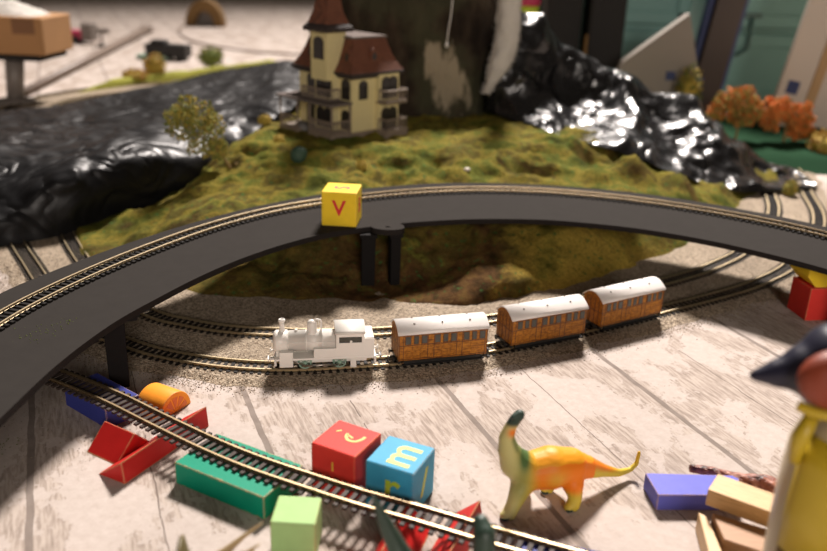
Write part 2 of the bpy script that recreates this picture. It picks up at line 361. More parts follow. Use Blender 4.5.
# ballast inside and around the loops
OUT = [(-29.5, 79.0), (-26, 77.2), (-22, 75.9), (-18, 75.1), (-13.5, 74.9), (-8.2, 75.6), (2.8, 78.3), (13.8, 83.4), (23.8, 89.1), (31.5, 93.8), (38.9, 98.4), (44.6, 102.6), (51.5, 109.5), (60, 122), (66, 134), (70, 148), (75, 166), (76, 190), (64, 222), (32, 248), (-20, 256), (-60, 249), (-84, 236), (-97, 214), (-95, 192), (-86, 172), (-74, 150), (-63, 128), (-56, 112), (-48, 99.5), (-41, 89.5), (-34.5, 82)]
INN = [(-29, 86.4), (-24.6, 84.4), (-20.4, 83.2), (-15, 82.7), (-8, 83.0), (0, 84.6), (10, 88.6), (20, 94.2), (28, 99), (37.0, 105.2), (42.4, 110), (46.5, 114.5), (53.5, 124.5), (58.5, 134), (62, 144), (66.5, 164), (67, 188), (56, 214), (28, 239), (-20, 247), (-58, 240), (-77, 228), (-87.5, 211), (-86, 194), (-78, 176), (-67, 153), (-57, 131), (-50, 115), (-42.5, 102), (-36, 93)]
oc = resample(cr([(x, y, 0) for x, y in OUT], 10, True), 1.2, True)
cen = Vector((-8, 160, 0)); rows = [[], [], [], []]
for i, q in enumerate(oc):
    t = (oc[(i+1) % len(oc)]-oc[i-1]).normalized(); nrm = Vector((t.y, -t.x, 0))
    wob = .7*noise.noise(q*.35)+.5*noise.noise(q*1.3)
    e = 2.7+wob
    rows[0].append(q+nrm*(e+.7)+Vector((0, 0, .01))); rows[1].append(q+nrm*e+Vector((0, 0, .16))); rows[2].append(q+nrm*(e-1)+Vector((0, 0, .3))); rows[3].append(q.lerp(cen, .5)+Vector((0, 0, .3)))
m = M(); m.grid(rows, closed=True)
bed = tag(m.build('ballast_bed', MAT['gravel'], loc=(0, 80, 0), off=(0, 80, 0)), 'pale brown gravel laid under both railway loops', 'gravel', kind='stuff')
rnd = random.Random(5); m = M()
def pebble(m, x, y, z, s):
    a = [rnd.uniform(.6, 1.2)*s for _ in range(6)]; th = rnd.uniform(0, PI)
    c_, s_ = math.cos(th), math.sin(th)
    vs = [(a[0], 0, 0), (0, a[1], 0), (-a[2], 0, 0), (0, -a[3], 0), (0, 0, a[4]), (0, 0, -a[5]*.3)]
    m.add([(x+c_*u-s_*v, y+s_*u+c_*v, z+w_) for u, v, w_ in vs], [(0, 1, 4), (1, 2, 4), (2, 3, 4), (3, 0, 4), (1, 0, 5), (2, 1, 5), (3, 2, 5), (0, 3, 5)], rnd.choice((0, 0, 1, 2)))
front = [q for q in oc if q.y < 112 and q.x > -50]
for _ in range(7500):
    q = rnd.choice(front); i = oc.index(q); t = (oc[(i+1) % len(oc)]-oc[i-1]).normalized(); nrm = Vector((t.y, -t.x, 0))
    d = 2.9+abs(rnd.gauss(0, 1.15)); pnt = q+nrm*d+t*rnd.uniform(-.6, .6); pebble(m, pnt.x, pnt.y, .01, rnd.uniform(.04, .085))
for _ in range(6500):
    q = rnd.choice(front); i = oc.index(q); t = (oc[(i+1) % len(oc)]-oc[i-1]).normalized(); nrm = Vector((t.y, -t.x, 0))
    d = rnd.choice((rnd.uniform(1.5, 3.0), rnd.uniform(-6.2, -1.5))); pnt = q+nrm*d+t*rnd.uniform(-.6, .6); pebble(m, pnt.x, pnt.y, .3 if d < 1.9 else .2, rnd.uniform(.05, .09))
for _ in range(900):
    x, y = rnd.uniform(-45, -20), rnd.uniform(58, 82); pebble(m, x, y, .01, rnd.uniform(.03, .07))
gs = [plain('grit_pale', (.42, .34, .25), .9, var=.3, scale=3), plain('grit_brown', (.20, .13, .08), .9, var=.3, scale=3), plain('grit_dark', (.07, .05, .035), .9)]
tag(m.build('ballast_grit', gs, keep_normals=True), 'loose ballast grit scattered along the edge of the track bed', 'gravel', kind='stuff')

m = M(); rnd = random.Random(2)
for cx, cy, cz, sp_, n_ in ((-33.5, 60.3, .0, .7, 26), (-37, 56, 0, .7, 14), (-33, 57.2, 0, .5, 10), (-31.8, 65.5, 7.9, 1.0, 40), (-30.8, 68.0, 7.9, .6, 20)):
    for _ in range(n_): pebble(m, rnd.gauss(cx, sp_), rnd.gauss(cy, sp_), cz+.02, rnd.uniform(.03, .09))
for f in range(len(m.m)): m.m[f] = 0
tag(m.build('grass_flecks', MAT['moss'], keep_normals=True), 'tiny green scatter flecks on the floor and deck at the left', 'scatter', kind='stuff')

# ------------------------------------------------------------------ railway tracks
def track(name, label, pts, base, closed=False, rail='rail', sl='sleeper', group=None, cat='railway track', zf=None):
    P3 = [Vector((q[0], q[1], q[2] if len(q) > 2 else base)) for q in pts]
    P = resample(cr(P3, 10, closed), .5, closed); n = len(P); o0 = P[0].copy()
    t = thing(name, label, cat, o0, 0, group)
    def fr(i):
        a, b = (P[i-1], P[(i+1) % n]) if closed else (P[max(0, i-1)], P[min(n-1, i+1)])
        tt = (b-a).normalized(); return tt, Vector((tt.y, -tt.x, 0)).normalized()
    for sgn in (-1, 1):
        prof = [(-.13, .2), (.13, .2), (.13, .24), (.045, .26), (.045, .36), (.085, .375), (.085, .45), (-.085, .45), (-.085, .375), (-.045, .36), (-.045, .26), (-.13, .24)]
        rows = []
        for i in range(n):
            tt, nn = fr(i); rows.append([P[i]+nn*(sgn*.825+a)+Vector((0, 0, b)) for a, b in prof])
        if closed: rows.append(rows[0])
        m = M(); m.grid(rows, smooth=False, closed=True)
        if not closed: m.add(rows[0], [tuple(range(12))]); m.add(rows[-1], [tuple(range(12))])
        m.build('rail', MAT[rail], t, off=o0)
    S = resample(P, .74, closed); ns = len(S); m = M()
    for i in range(ns):
        a, b = (S[i-1], S[(i+1) % ns]) if closed else (S[max(0, i-1)], S[min(ns-1, i+1)])
        ang = math.atan2((b-a).y, (b-a).x)
        m.box(S[i]+Vector((0, 0, .1)), (.34, 2.9, .2), ang)
        tt = (b-a).normalized(); nn = Vector((tt.y, -tt.x, 0))
        for sg in (-1, 1):
            for e in (-.19, .19): m.box(S[i]+nn*(sg*.825+e)+Vector((0, 0, .24)), (.16, .12, .08), ang)
    for sgn in (-1, 1):
        rows = [[P[i]+fr(i)[1]*(sgn*.825+a)+Vector((0, 0, b)) for a, b in ((-.1, .04), (.1, .04), (.1, .15), (-.1, .15))] for i in range(n)]
        if closed: rows.append(rows[0])
        m.grid(rows, smooth=False, closed=True)
    m.build('sleeper_strip', MAT[sl], t, off=o0)
    return t
track('railway_loop', 'outer ground level railway loop carrying the white engine and three brown coaches', OUT, .2, True, 'rail_grey')
track('railway_loop', 'inner ground level railway loop between the train and the hillside, empty', INN, .2, True, 'rail_grey')

# ------------------------------------------------------------------ raised deck
DO = [(-39.6, 38), (-40.3, 56), (-39.5, 68), (-38.9, 73.5), (-36.6, 79.3), (-33.2, 86.2), (-29.5, 92.4), (-25.4, 98.3), (-20.2, 104.4), (-13.2, 110.6), (-7.6, 114.2)]
DO2 = [(-7.6, 114.2), (-2.4, 116.6), (3.2, 118.6), (11.6, 119.7), (20.8, 119.4), (30.9, 117.2), (39.0, 113.6), (47.0, 108.6), (52.9, 103.4), (59, 95.5), (63, 87)]
DI = [(-28.2, 36), (-28.9, 46), (-28.6, 53), (-27.9, 60.5), (-26.3, 67.9), (-24.0, 74.0), (-21.5, 79.7), (-18.4, 85.2), (-14.5, 90.4), (-10.0, 94.8), (-4.6, 98.0)]
DI2 = [(-4.6, 98.0), (-1.9, 99.3), (5.3, 101.6), (12, 102.6), (18.3, 102.6), (27.0, 100.7), (34.4, 97.3), (40.2, 93.2), (45.6, 88.2), (50, 82), (53, 75)]
def deck(label, o, i, joint, tab):
    t = thing('raised_deck', label, 'track deck', (i[5][0], i[5][1], 7.2), 0, None); off = (i[5][0], i[5][1], 7.2)
    A = resample(cr([(x, y, 0) for x, y in o], 8), 1e9 if 0 else .9); B = cr([(x, y, 0) for x, y in i], 8)
    L = 90; A = resample(cr([(x, y, 0) for x, y in o], 8), 1); 
    def par(P, n):
        Q = []; S = resample(P, sum((b-a).length for a, b in zip(P, P[1:]))/n); return S
    A = par(cr([(x, y, 0) for x, y in o], 8), L); B = par(cr([(x, y, 0) for x, y in i], 8), L)
    z0, z1 = Vector((0, 0, 7.25)), Vector((0, 0, 7.9))
    m = M(); m.grid([[a+z1, b+z1] for a, b in zip(A, B)], 0, False)
    m.grid([[a+z0, b+z0] for a, b in zip(A, B)], 1, False)
    m.grid([[a+z0, a+z1] for a in A], 1, False); m.grid([[b+z0, b+z1] for b in B], 1, False)
    for a, b in ((A[0], B[0]), (A[-1], B[-1])): m.add([a+z0, a+z1, b+z1, b+z0], [(0, 1, 2, 3)], 1)
    m.build('board', [MAT['deck'], MAT['deckedge']], t, off=off)
    if tab:
        c = Vector((-3.3, 97.4, 0)); m = M(); n = 32
        outl = []
        for q in range(n):
            a = 2*PI*q/n; outl.append(c+Vector((math.cos(a)*2.0, math.sin(a)*(1.15 if math.sin(a) < 0 else 2.2), 0)))
        inn = [c+Vector((math.cos(2*PI*q/n)*.3, math.sin(2*PI*q/n)*.22, 0)) for q in range(n)]
        za, zb = Vector((0, 0, 7.3)), Vector((0, 0, 8.0))
        for z in (za, zb): m.grid([[q+z for q in outl], [q+z for q in inn]], 0, False, True)
        m.grid([[q+za for q in outl], [q+zb for q in outl]], 1, False, True); m.grid([[q+za for q in inn], [q+zb for q in inn]], 1, False, True)
        m.build('joining_tab', [MAT['deck'], MAT['deckedge']], t, off=off)
    return t
deck('curved black deck section sweeping to the left, in front of the black sheeting', DO, DI, None, False)
deck('curved black deck section on the right with a rounded joining tab', DO2, DI2, None, True)
DC = [(-36.9, 38), (-37.6, 52), (-37.2, 60), (-35.9, 68.2), (-34.2, 74), (-31.6, 80.6), (-28.6, 86.8), (-24.9, 93.3), (-20.9, 98.7), (-16.4, 103.3), (-10.6, 107.5)]
DC2 = [(-10.6, 107.5), (-2.2, 111.8), (4.5, 114.2), (11.6, 115.4), (20.1, 115.1), (29.6, 112.7), (37.6, 109.2), (45.2, 104.4), (50.9, 99.3), (56, 93), (60, 84)]
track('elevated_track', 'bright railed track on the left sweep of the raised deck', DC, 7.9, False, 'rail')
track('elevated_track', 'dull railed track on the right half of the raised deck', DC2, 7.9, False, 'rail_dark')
def pier(x, y, z, w, d, rz, label, top=7.25, dx=0):
    t = thing('deck_pier', label, 'pier', (x, y, z), rz, None); h = top-z
    m = M(); vs = []
    for zz, k in ((0, 1.0), (h-.45, 1.08)):
        vs += [(-w/2*k, -d/2*k, zz), (w/2*k, -d/2*k, zz), (w/2*k, d/2*k, zz), (-w/2*k, d/2*k, zz)]
    m.add(vs, [(3, 2, 1, 0), (4, 5, 6, 7), (0, 1, 5, 4), (1, 2, 6, 5), (2, 3, 7, 6), (3, 0, 4, 7)]); m.build('column', MAT['pier'], t, bevel=.08)
    m = M(); m.box((dx, 0, h-.22), (w+.5+dx*1.3, d+.5, .44)); m.build('top_plate', MAT['pier'], t, bevel=.06)
    return t
pier(-27.5, 71.0, .0, 1.75, 1.5, math.radians(22), 'black pier of the deck beside the small blue block', dx=.6)
pier(-5.6, 97.2, max(.1, min(hz(-5.6+a, 97.3+b) for a in (-.8, .8) for b in (-.7, .7))), 1.6, 1.4, .1, 'thick black pier of the deck below the yellow letter cube')
pier(-2.4, 97.6, max(.1, min(hz(-2.4+a, 97.6+b) for a in (-.6, .6) for b in (-.6, .6))), 1.2, 1.2, .3, 'thin black pier of the deck below the joining tab')
pier(50.0, 87.0, .0, 2.0, 1.8, -.4, 'black pier of the deck beside the red and yellow support blocks')

# the ramp track across the foreground
RP = [(-47, 75.5), (-41, 72.6), (-35.5, 70), (-30.6, 67.4), (-25.8, 64.6), (-21, 61.3), (-15.9, 57.9), (-11.6, 55.4), (-7.2, 53.3), (-3.2, 51.5), (.9, 49.9), (5.0, 48.2), (9.5, 46.4), (15, 44.2), (22, 41)]
track('ramp_track', 'flexible track crossing the near floor on top of coloured toy blocks', RP, 2.03, False, 'rail_dark', 'sleeper_brown')

# ------------------------------------------------------------------ steam engine
def engine():
    t = thing('steam_locomotive', 'all white toy tank engine with pale green wheels on the outer loop', 'toy train', (-8.7, 75.5, .65), math.radians(9.0))
    W = MAT['white']
    m = M(); m.box((.2, 0, 1.3), (9.9, 3.0, .2)); m.box((-4.65, 0, 1.05), (.22, 3.0, .75)); m.box((5.05, 0, 1.05), (.22, 3.0, .75))
    m.box((0, 0, .85), (8.6, 1.3, .7)); m.build('running_plate', W, t, bevel=.04)
    m = M(); m.lathe([(1.02, 0), (1.02, .06), (1.05, .06), (1.05, 1.7), (1.075, 1.7), (1.075, 1.82), (1.05, 1.82), (1.05, 3.3), (1.075, 3.3), (1.075, 3.4), (1.05, 3.4), (1.05, 4.7)], 40, (-3.4, 0, 2.65), 'X'); m.build('boiler', W, t)
    m = M(); m.lathe([(.25, -.28), (.72, -.22), (1.0, -.1), (1.08, .02), (1.12, .1), (1.12, 1.15), (1.02, 1.2)], 40, (-4.6, 0, 2.65), 'X'); m.lathe([(.16, -.4), (.16, -.2)], 12, (-4.6, 0, 2.65), 'X')
    m.box((-4.05, 0, 1.75), (1.05, 1.7, .8)); m.build('smokebox', W, t)
    m = M(); m.lathe([(.42, -.25), (.34, .0), (.26, .2), (.24, .95), (.30, 1.0), (.34, 1.08), (.34, 1.22), (.26, 1.3), (.2, 1.3), (.2, 1.1)], 24, (-3.95, 0, 3.72)); m.build('chimney', W, t)
    m = M(); m.lathe([(.72, -.35), (.55, .0), (.47, .15), (.47, .6), (.44, .85), (.32, 1.06), (.1, 1.15)], 24, (-1.05, 0, 3.7)); m.build('dome', W, t)
    m = M(); m.tube([(-.95, -.0, 4.78), (-.6, 0, 4.86), (-.25, 0, 4.8), (-.15, 0, 4.6), (-.15, 0, 3.6)], .09, 8); m.tube([(-.45, 0, 4.85), (-.4, 0, 4.3)], .05, 6); m.build('steam_pipe', W, t)
    m = M(); m.lathe([(.16, -.1), (.16, .12), (.1, .16)], 12, (-2.6, 0, 3.72)); m.build('filler_cap', W, t)
    # cab: walls with real openings, arched roof
    m = M(); y0 = 1.42
    for s_ in (-1, 1):
        y = s_*y0
        m.box((2.6, y, 2.1), (2.75, .1, 1.6)); m.box((2.6, y, 3.78), (2.75, .1, .5)); m.box((1.37, y, 3.2), (.29, .1, .8)); m.box((3.85, y, 3.2), (.25, .1, .8))
        m.box((2.68, y, 3.0), (.22, .1, .25))
    m.box((1.27, 0, 2.65), (.1, 2.9, 2.7)); m.box((3.93, 0, 3.05), (.1, 2.9, 1.9)); m.build('cab', W, t, bevel=.02)
    m = M(); n = 14; arc = [(-1.58+3.16*i/n, 4.0+.5*(1-((i/n)*2-1)**2)) for i in range(n+1)]
    m.extr(arc+[(a, b-.14) for a, b in reversed(arc)], (1.13, 0, 0), (4.07, 0, 0), (0, 1, 0), (0, 0, 1), 0, True); m.build('cab_roof', W, t)
    for s_ in (-1, 1):
        m = M(); m.box((2.62, s_*1.33, 3.2), (2.2, .04, .78)); m.build('cab_window', MAT['glass'], t)
    m = M(); m.box((4.45, 0, 2.35), (.98, 2.9, 1.95)); m.box((4.45, 0, 3.25), (.9, 2.7, .3)); m.build('bunker', W, t, bevel=.05)
    for s_ in (-1, 1):
        m = M(); m.box((.15, s_*1.2, 1.87), (2.2, .55, .95)); m.build('side_tank', W, t, bevel=.04)
        m = M(); m.box((-3.6, s_*1.28, 1.25), (1.3, .5, 1.5)); m.box((-3.6, s_*1.28, 2.05), (1.35, .55, .12)); m.build('cylinder_block', W, t, bevel=.03)
        m = M(); m.box((2.9, s_*1.42, .75), (.55, .1, .95)); m.box((2.9, s_*1.42, .33), (.62, .26, .1)); m.build('cab_step', W, t)
        m = M(); m.tube([(-2.1, s_*1.12, .42), (1.4, s_*1.12, .42)], .09, 6); m.tube([(-3.0, s_*1.2, .95), (-1.8, s_*1.12, .5)], .07, 6); m.build('coupling_rod', MAT['steel'], t)
        m = M(); m.tube([(-4.5, s_*.98, 2.9), (1.2, s_*1.12, 2.9)], .035, 6); m.build('handrail', W, t)
        for x in (-1.8, 1.6):
            m = M(); y = s_*.86; m.lathe([(.52, -.12), (.62, -.12), (.62, .12), (.52, .12), (.52, -.12)], 28, (x, y, .62), 'Y', cap=False)
            m.lathe([(.69, -.17*1), (.69, -.12), (.6, -.12)] if s_ > 0 else [(.6, .12), (.69, .12), (.69, .17)], 28, (x, y, .66), 'Y', cap=False)
            m.lathe([(.14, -.14), (.14, .14)], 12, (x, y, .62), 'Y')
            for q in range(10):
                a = 2*PI*q/10; m.tube([(x, y, .62), (x+.55*math.cos(a), y, .62+.55*math.sin(a))], .045, 5)
            m.build('wheel', MAT['palegreen'], t)
    for x, d in ((-4.75, -1), (5.15, 1)):
        for s_ in (-1, 1):
            m = M(); pr = [(.17, 0), (.12, .1), (.1, .32), (.28, .34), (.3, .38), (.22, .44)]
            m.lathe([(a, d*b) for a, b in pr], 16, (x, s_*.95, 1.2), 'X'); m.build('buffer', W, t)
        m = M(); m.tube([(x, 0, .95), (x+d*.55, 0, .85)], .08, 6); m.box((x+d*.6, 0, .82), (.12, .9, .22)); m.build('coupling', MAT['white'] if d < 0 else MAT['black'], t)
    m = M(); m.lathe([(.1, -.15), (.1, .15)], 10, (-4.72, 0, 1.75), 'X'); m.tube([(-4.75, -.55, 1.45), (-4.75, -.55, 1.95)], .08, 6); m.build('lamp_iron', W, t)
    return t
engine()

# ------------------------------------------------------------------ coaches
def coach():
    t = thing('railway_coach', 'x', 'toy train coach', (0, 0, 0), 0)
    L, Wd = 9.25, 3.1; T = MAT['teak']
    m = M(); n = 12; arc = [(Wd/2-Wd*i/n, 3.55+.72*(1-(1-2*i/n)**2)) for i in range(n+1)]
    m.extr([(-Wd/2, .6), (Wd/2, .6)]+arc, (-L/2, 0, 0), (L/2, 0, 0), (0, 1, 0), (0, 0, 1)); m.build('body', T, t)
    m = M(); rr = [(Wd/2+.13-(Wd+.26)*i/n, 3.50+.86*(1-(1-2*i/n)**2)) for i in range(n+1)]
    m.extr(rr+[(a*.985, b-.12) for a, b in reversed(rr)], (-L/2-.12, 0, 0), (L/2+.12, 0, 0), (0, 1, 0), (0, 0, 1), 0, True)
    m.build('roof', MAT['offwhite'], t)
    for x in (-2.9, 0, 2.9):
        for y in (-.75, .35):
            m = M(); z = 3.5+.86*(1-(y/1.68)**2); m.lathe([(.11, -.05), (.11, .02), (.06, .04)], 10, (x, y, z)); m.build('roof_ventilator', MAT['slate'], t)
    for s_ in (-1, 1):
        y = s_*Wd/2
        for gx in (-2.85, .18, 3.2):
            for dx, ww in ((-.84, .52), (0, .42), (.84, .52)):
                m = M(); m.box((gx+dx, y, 2.78), (ww+.12, .07, .95)); fr = m.build('window_frame', MAT['teakdark'], t, bevel=.03)
                m = M(); m.box((gx+dx, y+s_*.03, 2.78), (ww, .04, .82)); m.build('window_glass', MAT['glass'], fr)
        m = M()
        for z in (2.22, 3.35, .72): m.box((0, y, z), (L, .06, .07))
        for x in (-L/2+.05, -4.15, -1.65, -1.0, 1.35, 1.95, 4.35, L/2-.05): m.box((x, y, 2.0), (.07, .06, 2.7))
        m.build('panel_beading', MAT['teakdark'], t)
        for x in (-2.85, .18, 3.2):
            m = M(); m.box((x, y, 1.4), (.75, .07, 1.2)); m.tube([(x+.25, y+s_*.06, 1.75), (x+.25, y+s_*.09, 1.6)], .03, 5); m.build('door', T, t, bevel=.02)
    for s_ in (-1, 1):
        m = M()
        for y in (-1.0, -.35, .35, 1.0): m.box((s_*L/2, y, 2.1), (.06, .08, 2.8))
        m.box((s_*L/2, 0, 2.2), (.06, Wd, .08)); m.build('end_beading', MAT['teakdark'], t)
    B = MAT['black']
    m = M(); m.box((0, 0, .45), (L-.2, 2.2, .3)); m.box((0, 1.38, .28), (L-1.2, .12, .42)); m.box((0, -1.38, .28), (L-1.2, .12, .42)); m.box((0, -1.5, .12), (L-.8, .35, .08)); m.box((0, 1.5, .12), (L-.8, .35, .08))
    m.box((-L/2+.1, 0, .45), (.25, 2.9, .4)); m.box((L/2-.1, 0, .45), (.25, 2.9, .4)); m.build('underframe', B, t)
    for x in (-2.7, 2.7):
        for s_ in (-1, 1):
            m = M(); m.lathe([(.58, -.1), (.58, .02), (.5, .02), (.5, .1), (.12, .12)], 20, (x, s_*.86, .5), 'Y'); m.build('wheel', B, t)
    for d in (-1, 1):
        for s_ in (-1, 1):
            m = M(); m.lathe([(.12, 0), (.1, d*.3), (.26, d*.32), (.26, d*.4)], 14, (d*L/2, s_*.95, .55), 'X'); m.build('buffer', B, t)
        m = M(); m.tube([(d*L/2, 0, .35), (d*(L/2+.6), 0, .3)], .07, 6); m.box((d*(L/2+.62), 0, .28), (.1, .8, .2)); m.build('coupling', B, t)
    return t
co0 = coach()
for i, (x, y, a, lb) in enumerate(((2.85, 78.15, 15.5, 'first brown wooden coach behind the white engine, roof dotted with six vents'),
                                  (13.9, 83.2, 25.2, 'middle brown wooden coach with a white roof, between two other coaches'),
                                  (23.9, 89.0, 31.0, 'last brown wooden coach with a white roof, at the tail of the train'))):
    o = co0 if i == 0 else copy_tree(co0)
    o.location = Vector((x, y, .65))*U; o.rotation_euler = (0, 0, math.radians(a)); tag(o, lb, 'toy train coach', 'coaches of the toy train')

# ------------------------------------------------------------------ blocks
def letter(ch, parent, size, loc, rot, mat, name='letter', sx=1):
    c = bpy.data.curves.new(name, 'FONT'); c.body = ch; c.size = size*U; c.align_x = 'CENTER'; c.align_y = 'CENTER'; c.extrude = .008*U; c.offset = .055*U
    c.materials.append(mat); tmp = bpy.data.objects.new(name, c); C.collection.objects.link(tmp); dg = bpy.context.evaluated_depsgraph_get(); dg.update()
    me = bpy.data.meshes.new_from_object(tmp.evaluated_get(dg)); bpy.data.objects.remove(tmp); bpy.data.curves.remove(c)
    o = bpy.data.objects.new(name, me); C.collection.objects.link(o); o.parent = parent
    o.location = Vector(loc)*U; o.rotation_euler = rot; o.scale = (sx, 1, 1); return o
def cube(name, label, mat, x, y, z, s, rz, bevel=.16):
    t = thing(name, label, 'toy block', (x, y, z), rz); m = M(); m.box((0, 0, s/2), (s, s, s)); m.build('block', mat, t, bevel=bevel, flat_bevel=3); return t
Y = cube('letter_cube', 'yellow cube with a red V, standing on the black deck', MAT['yellowp'], -9.0, 99.2, 7.92, 4.25, math.radians(-4.5))
letter('V', Y, 2.6, (.0, -2.13, 2.2), (PI/2, 0, 0), MAT['redink']); letter('S', Y, 2.6, (.15, 0, 4.26), (0, 0, PI/2), MAT['redink']); letter('B', Y, 2.6, (2.13, .1, 2.15), (PI/2, 0, PI/2), MAT['redink'])
Rc = cube('letter_cube', 'red cube with a worn gold letter, left of the blue cube', MAT['redcube'], -4.75, 56.85, 0, 4.0, math.radians(-27.5))
m = M()
def stroke(m, pts, w_, z, n=6, fx=None):
    P = cr([Vector((a, b, 0)) for a, b in pts], n); L = []
    for i, q in enumerate(P):
        t_ = (P[min(i+1, len(P)-1)]-P[max(i-1, 0)]).normalized(); nn = Vector((-t_.y, t_.x, 0))*w_/2
        L.append([q+nn+Vector((0, 0, z)), q-nn+Vector((0, 0, z))])
    L2 = [[a-Vector((0, 0, .03)), b-Vector((0, 0, .03))] for a, b in L]
    m.grid([[a, b, d, c] for (a, b), (c, d) in zip(L, L2)], 0, False, True)
    m.add([*L[0], L2[0][1], L2[0][0]], [(0, 1, 2, 3)]); m.add([*L[-1], L2[-1][1], L2[-1][0]], [(0, 1, 2, 3)])
stroke(m, [(-.25, .55), (-.1, .1), (.3, -.25), (.85, -.15), (1.15, .35), (1.2, .8)], .26, 4.02); stroke(m, [(-.15, .35), (.25, .25), (.45, .1)], .2, 4.02); stroke(m, [(-1.2, .35), (-.9, .7)], .16, 4.02)
m.build('letter', MAT['goldink'], Rc)
m = M(); m.box((0, -2.0, 2.5), (.16, .05, .8)); m.build('letter', MAT['goldink'], Rc)
B = cube('letter_cube', 'sky blue cube with lime green letters m and r', MAT['bluep'], -.48, 54.85, 0, 4.0, math.radians(-24))
letter('m', B, 3.9, (.1, -.15, 4.01), (0, 0, math.radians(64+24+0)), MAT['limeink']); letter('r', B, 3.4, (.2, -2.01, 2.3), (PI/2, 0, 0), MAT['limeink'])
letter('/', B, 3.0, (2.01, .0, 2.0), (PI/2, 0, PI/2), MAT['limeink'], sx=1.4)
cube('small_cube', 'plain light green cube in front of the ramp track', MAT['limep'], -7.55, 48.9, 0, 3.12, math.radians(-2))
def blk(name, label, mat, poly, z0, z1, cat='toy block', bevel=.09, group=None):
    cx = sum(a for a, b in poly)/len(poly); cy = sum(b for a, b in poly)/len(poly)
    m = M(); m.prism(poly, z0, z1); o = m.build(name, mat, loc=(cx, cy, z0), off=(cx, cy, z0), bevel=bevel); return tag(o, label, cat, group)
def rect(x, y, L, W, a):
    a = math.radians(a); c_, s_ = math.cos(a), math.sin(a)
    return [(x, y), (x+L*c_, y+L*s_), (x+L*c_-W*s_, y+L*s_+W*c_), (x-W*s_, y+W*c_)]
blk('flat_block', 'chipped emerald green flat block propping up the ramp track', MAT['greenp'], rect(-18.0, 55.7, 8.7, 4.9, -28.2), 0, 2.0)
blk('flat_block', 'dark blue flat block under the ramp track beside the black pier', MAT['navyp'], rect(-31.0, 66.9, 6.4, 3.4, -37), 0, 2.0)
blk('flat_block', 'blue flat block under the near right end of the ramp track', MAT['navyp'], rect(7.4, 45.4, 6.0, 3.0, -14), 0, 2.0)
blk('flat_block', 'violet blue flat block with a slanted end beside the orange dinosaur', MAT['lavp'], [(19.2, 54.4), (25.6, 54.7), (26.4, 57.4), (18.9, 57.3)], 0, 1.45)
def wedge(name, label, mat, a, b, left, right, h, z=0):
    """triangular block: ridge over the line a-b, foot `left` and `right` of it"""
    a, b = Vector((*a, z)), Vector((*b, z)); t = (b-a).normalized(); nn = Vector((t.y, -t.x, 0))
    m = M(); m.extr([(-left, 0), (right, 0), (0, h)], a, b, nn, (0, 0, 1)); c = (a+b)/2
    return tag(m.build(name, mat, loc=c, off=c, bevel=.07), label, 'toy block')
wedge('triangular_block', 'short red roof shaped block left of the long red wedge', MAT['redp'], (-25.4, 61.4), (-22.3, 59.6), 1.9, 2.1, 1.95)
wedge('triangular_block', 'long red wedge block lying across beneath the ramp track', MAT['redp'], (-22.0, 55.4), (-17.55, 64.3), 2.7, .15, 1.97)
wedge('triangular_block', 'red triangular block pointing out from under the track below the blue cube', MAT['redp'], (.2, 51.8), (-1.5, 46.4), 1.9, 1.2, 1.97)
wedge('triangular_block', 'red triangular block under the track by the foot of the orange dinosaur', MAT['redp'], (5.5, 52.3), (3.0, 46.2), .4, 2.1, 1.97)
wedge('triangular_block', 'red block at the bottom edge beside the light green cube', MAT['redp'], (-4.9, 44.8), (-2.2, 46.0), 1.8, 1.8, 1.9)
# orange half round with painted segments
a = math.radians(-28); ax = Vector((-math.cos(a), -math.sin(a), 0)); fx = Vector((-math.sin(a), math.cos(a), 0)); fc = Vector((-20.9, 66.35, 0)); rr_ = 1.95
t = thing('half_round_block', 'orange half round block with painted citrus segments behind the track', 'toy block', fc)
arc = [(rr_*math.cos(PI*i/24), rr_*math.sin(PI*i/24)) for i in range(25)]
m = M(); m.extr(arc, (0, 0, 0), ax*3.1, fx, (0, 0, 1), 0, True); m.build('block', MAT['orangep'], t, bevel=.08)
for i in range(5):
    a0, a1 = PI*(i+.12)/5, PI*(i+.88)/5; mid = (a0+a1)/2; seg = [(.22*math.cos(mid), .05+.22*math.sin(mid))]+[(1.45*math.cos(a0+(a1-a0)*k/5), .05+1.45*math.sin(a0+(a1-a0)*k/5)) for k in range(6)]
    m = M(); m.extr(seg, -ax*.02, ax*.05, fx, (0, 0, 1)); m.build('painted_segment', MAT['orange2'], t)
# plain wooden planks at the right
blk('wooden_block', 'brown wooden block beneath the pale wooden plank', MAT['oak'], [(22.2, 48.5), (27.6, 45.6), (28.2, 48.6), (22.3, 51.5)], 0, 2.15)
blk('wooden_block', 'pale wooden block on the floor left of the brown wooden block', MAT['ply'], [(20.9, 47.2), (21.9, 47.0), (22.15, 51.7), (21.6, 52.3)], 0, 1.6)
t = thing('wooden_plank', 'pale pine plank lying on top of the brown wooden block', 'toy block', (22.0, 52.3, 2.2), math.radians(-34))
m = M(); m.box((3.8, 1.25, .7), (7.6, 2.5, 1.35)); m.build('plank', MAT['pine'], t, bevel=.08)
# support blocks under the right of the deck
blk('support_block', 'red block on the floor holding a yellow block under the deck', MAT['redcube'], rect(46.2, 91.8, 4.2, 4.0, 8), 0, 4.1)
t = thing('support_block', 'yellow block stacked on the red block under the deck', 'toy block', (48.2, 94.4, 4.12), math.radians(8))
m = M(); m.extr([(-1.7, 0), (1.7, 0), (2.9, 1.3), (2.9, 3.05), (-2.9, 3.05), (-2.9, 1.3)], (0, -2.1, 0), (0, 2.1, 0), (1, 0, 0), (0, 0, 1)); m.build('block', MAT['yellowp'], t, bevel=.1)
m = M(); m.lathe([(.5, 0), (.5, .02)], 16, (-.6, -2.13, 2.2), 'Y'); m.build('red_dot', MAT['redink'], t)

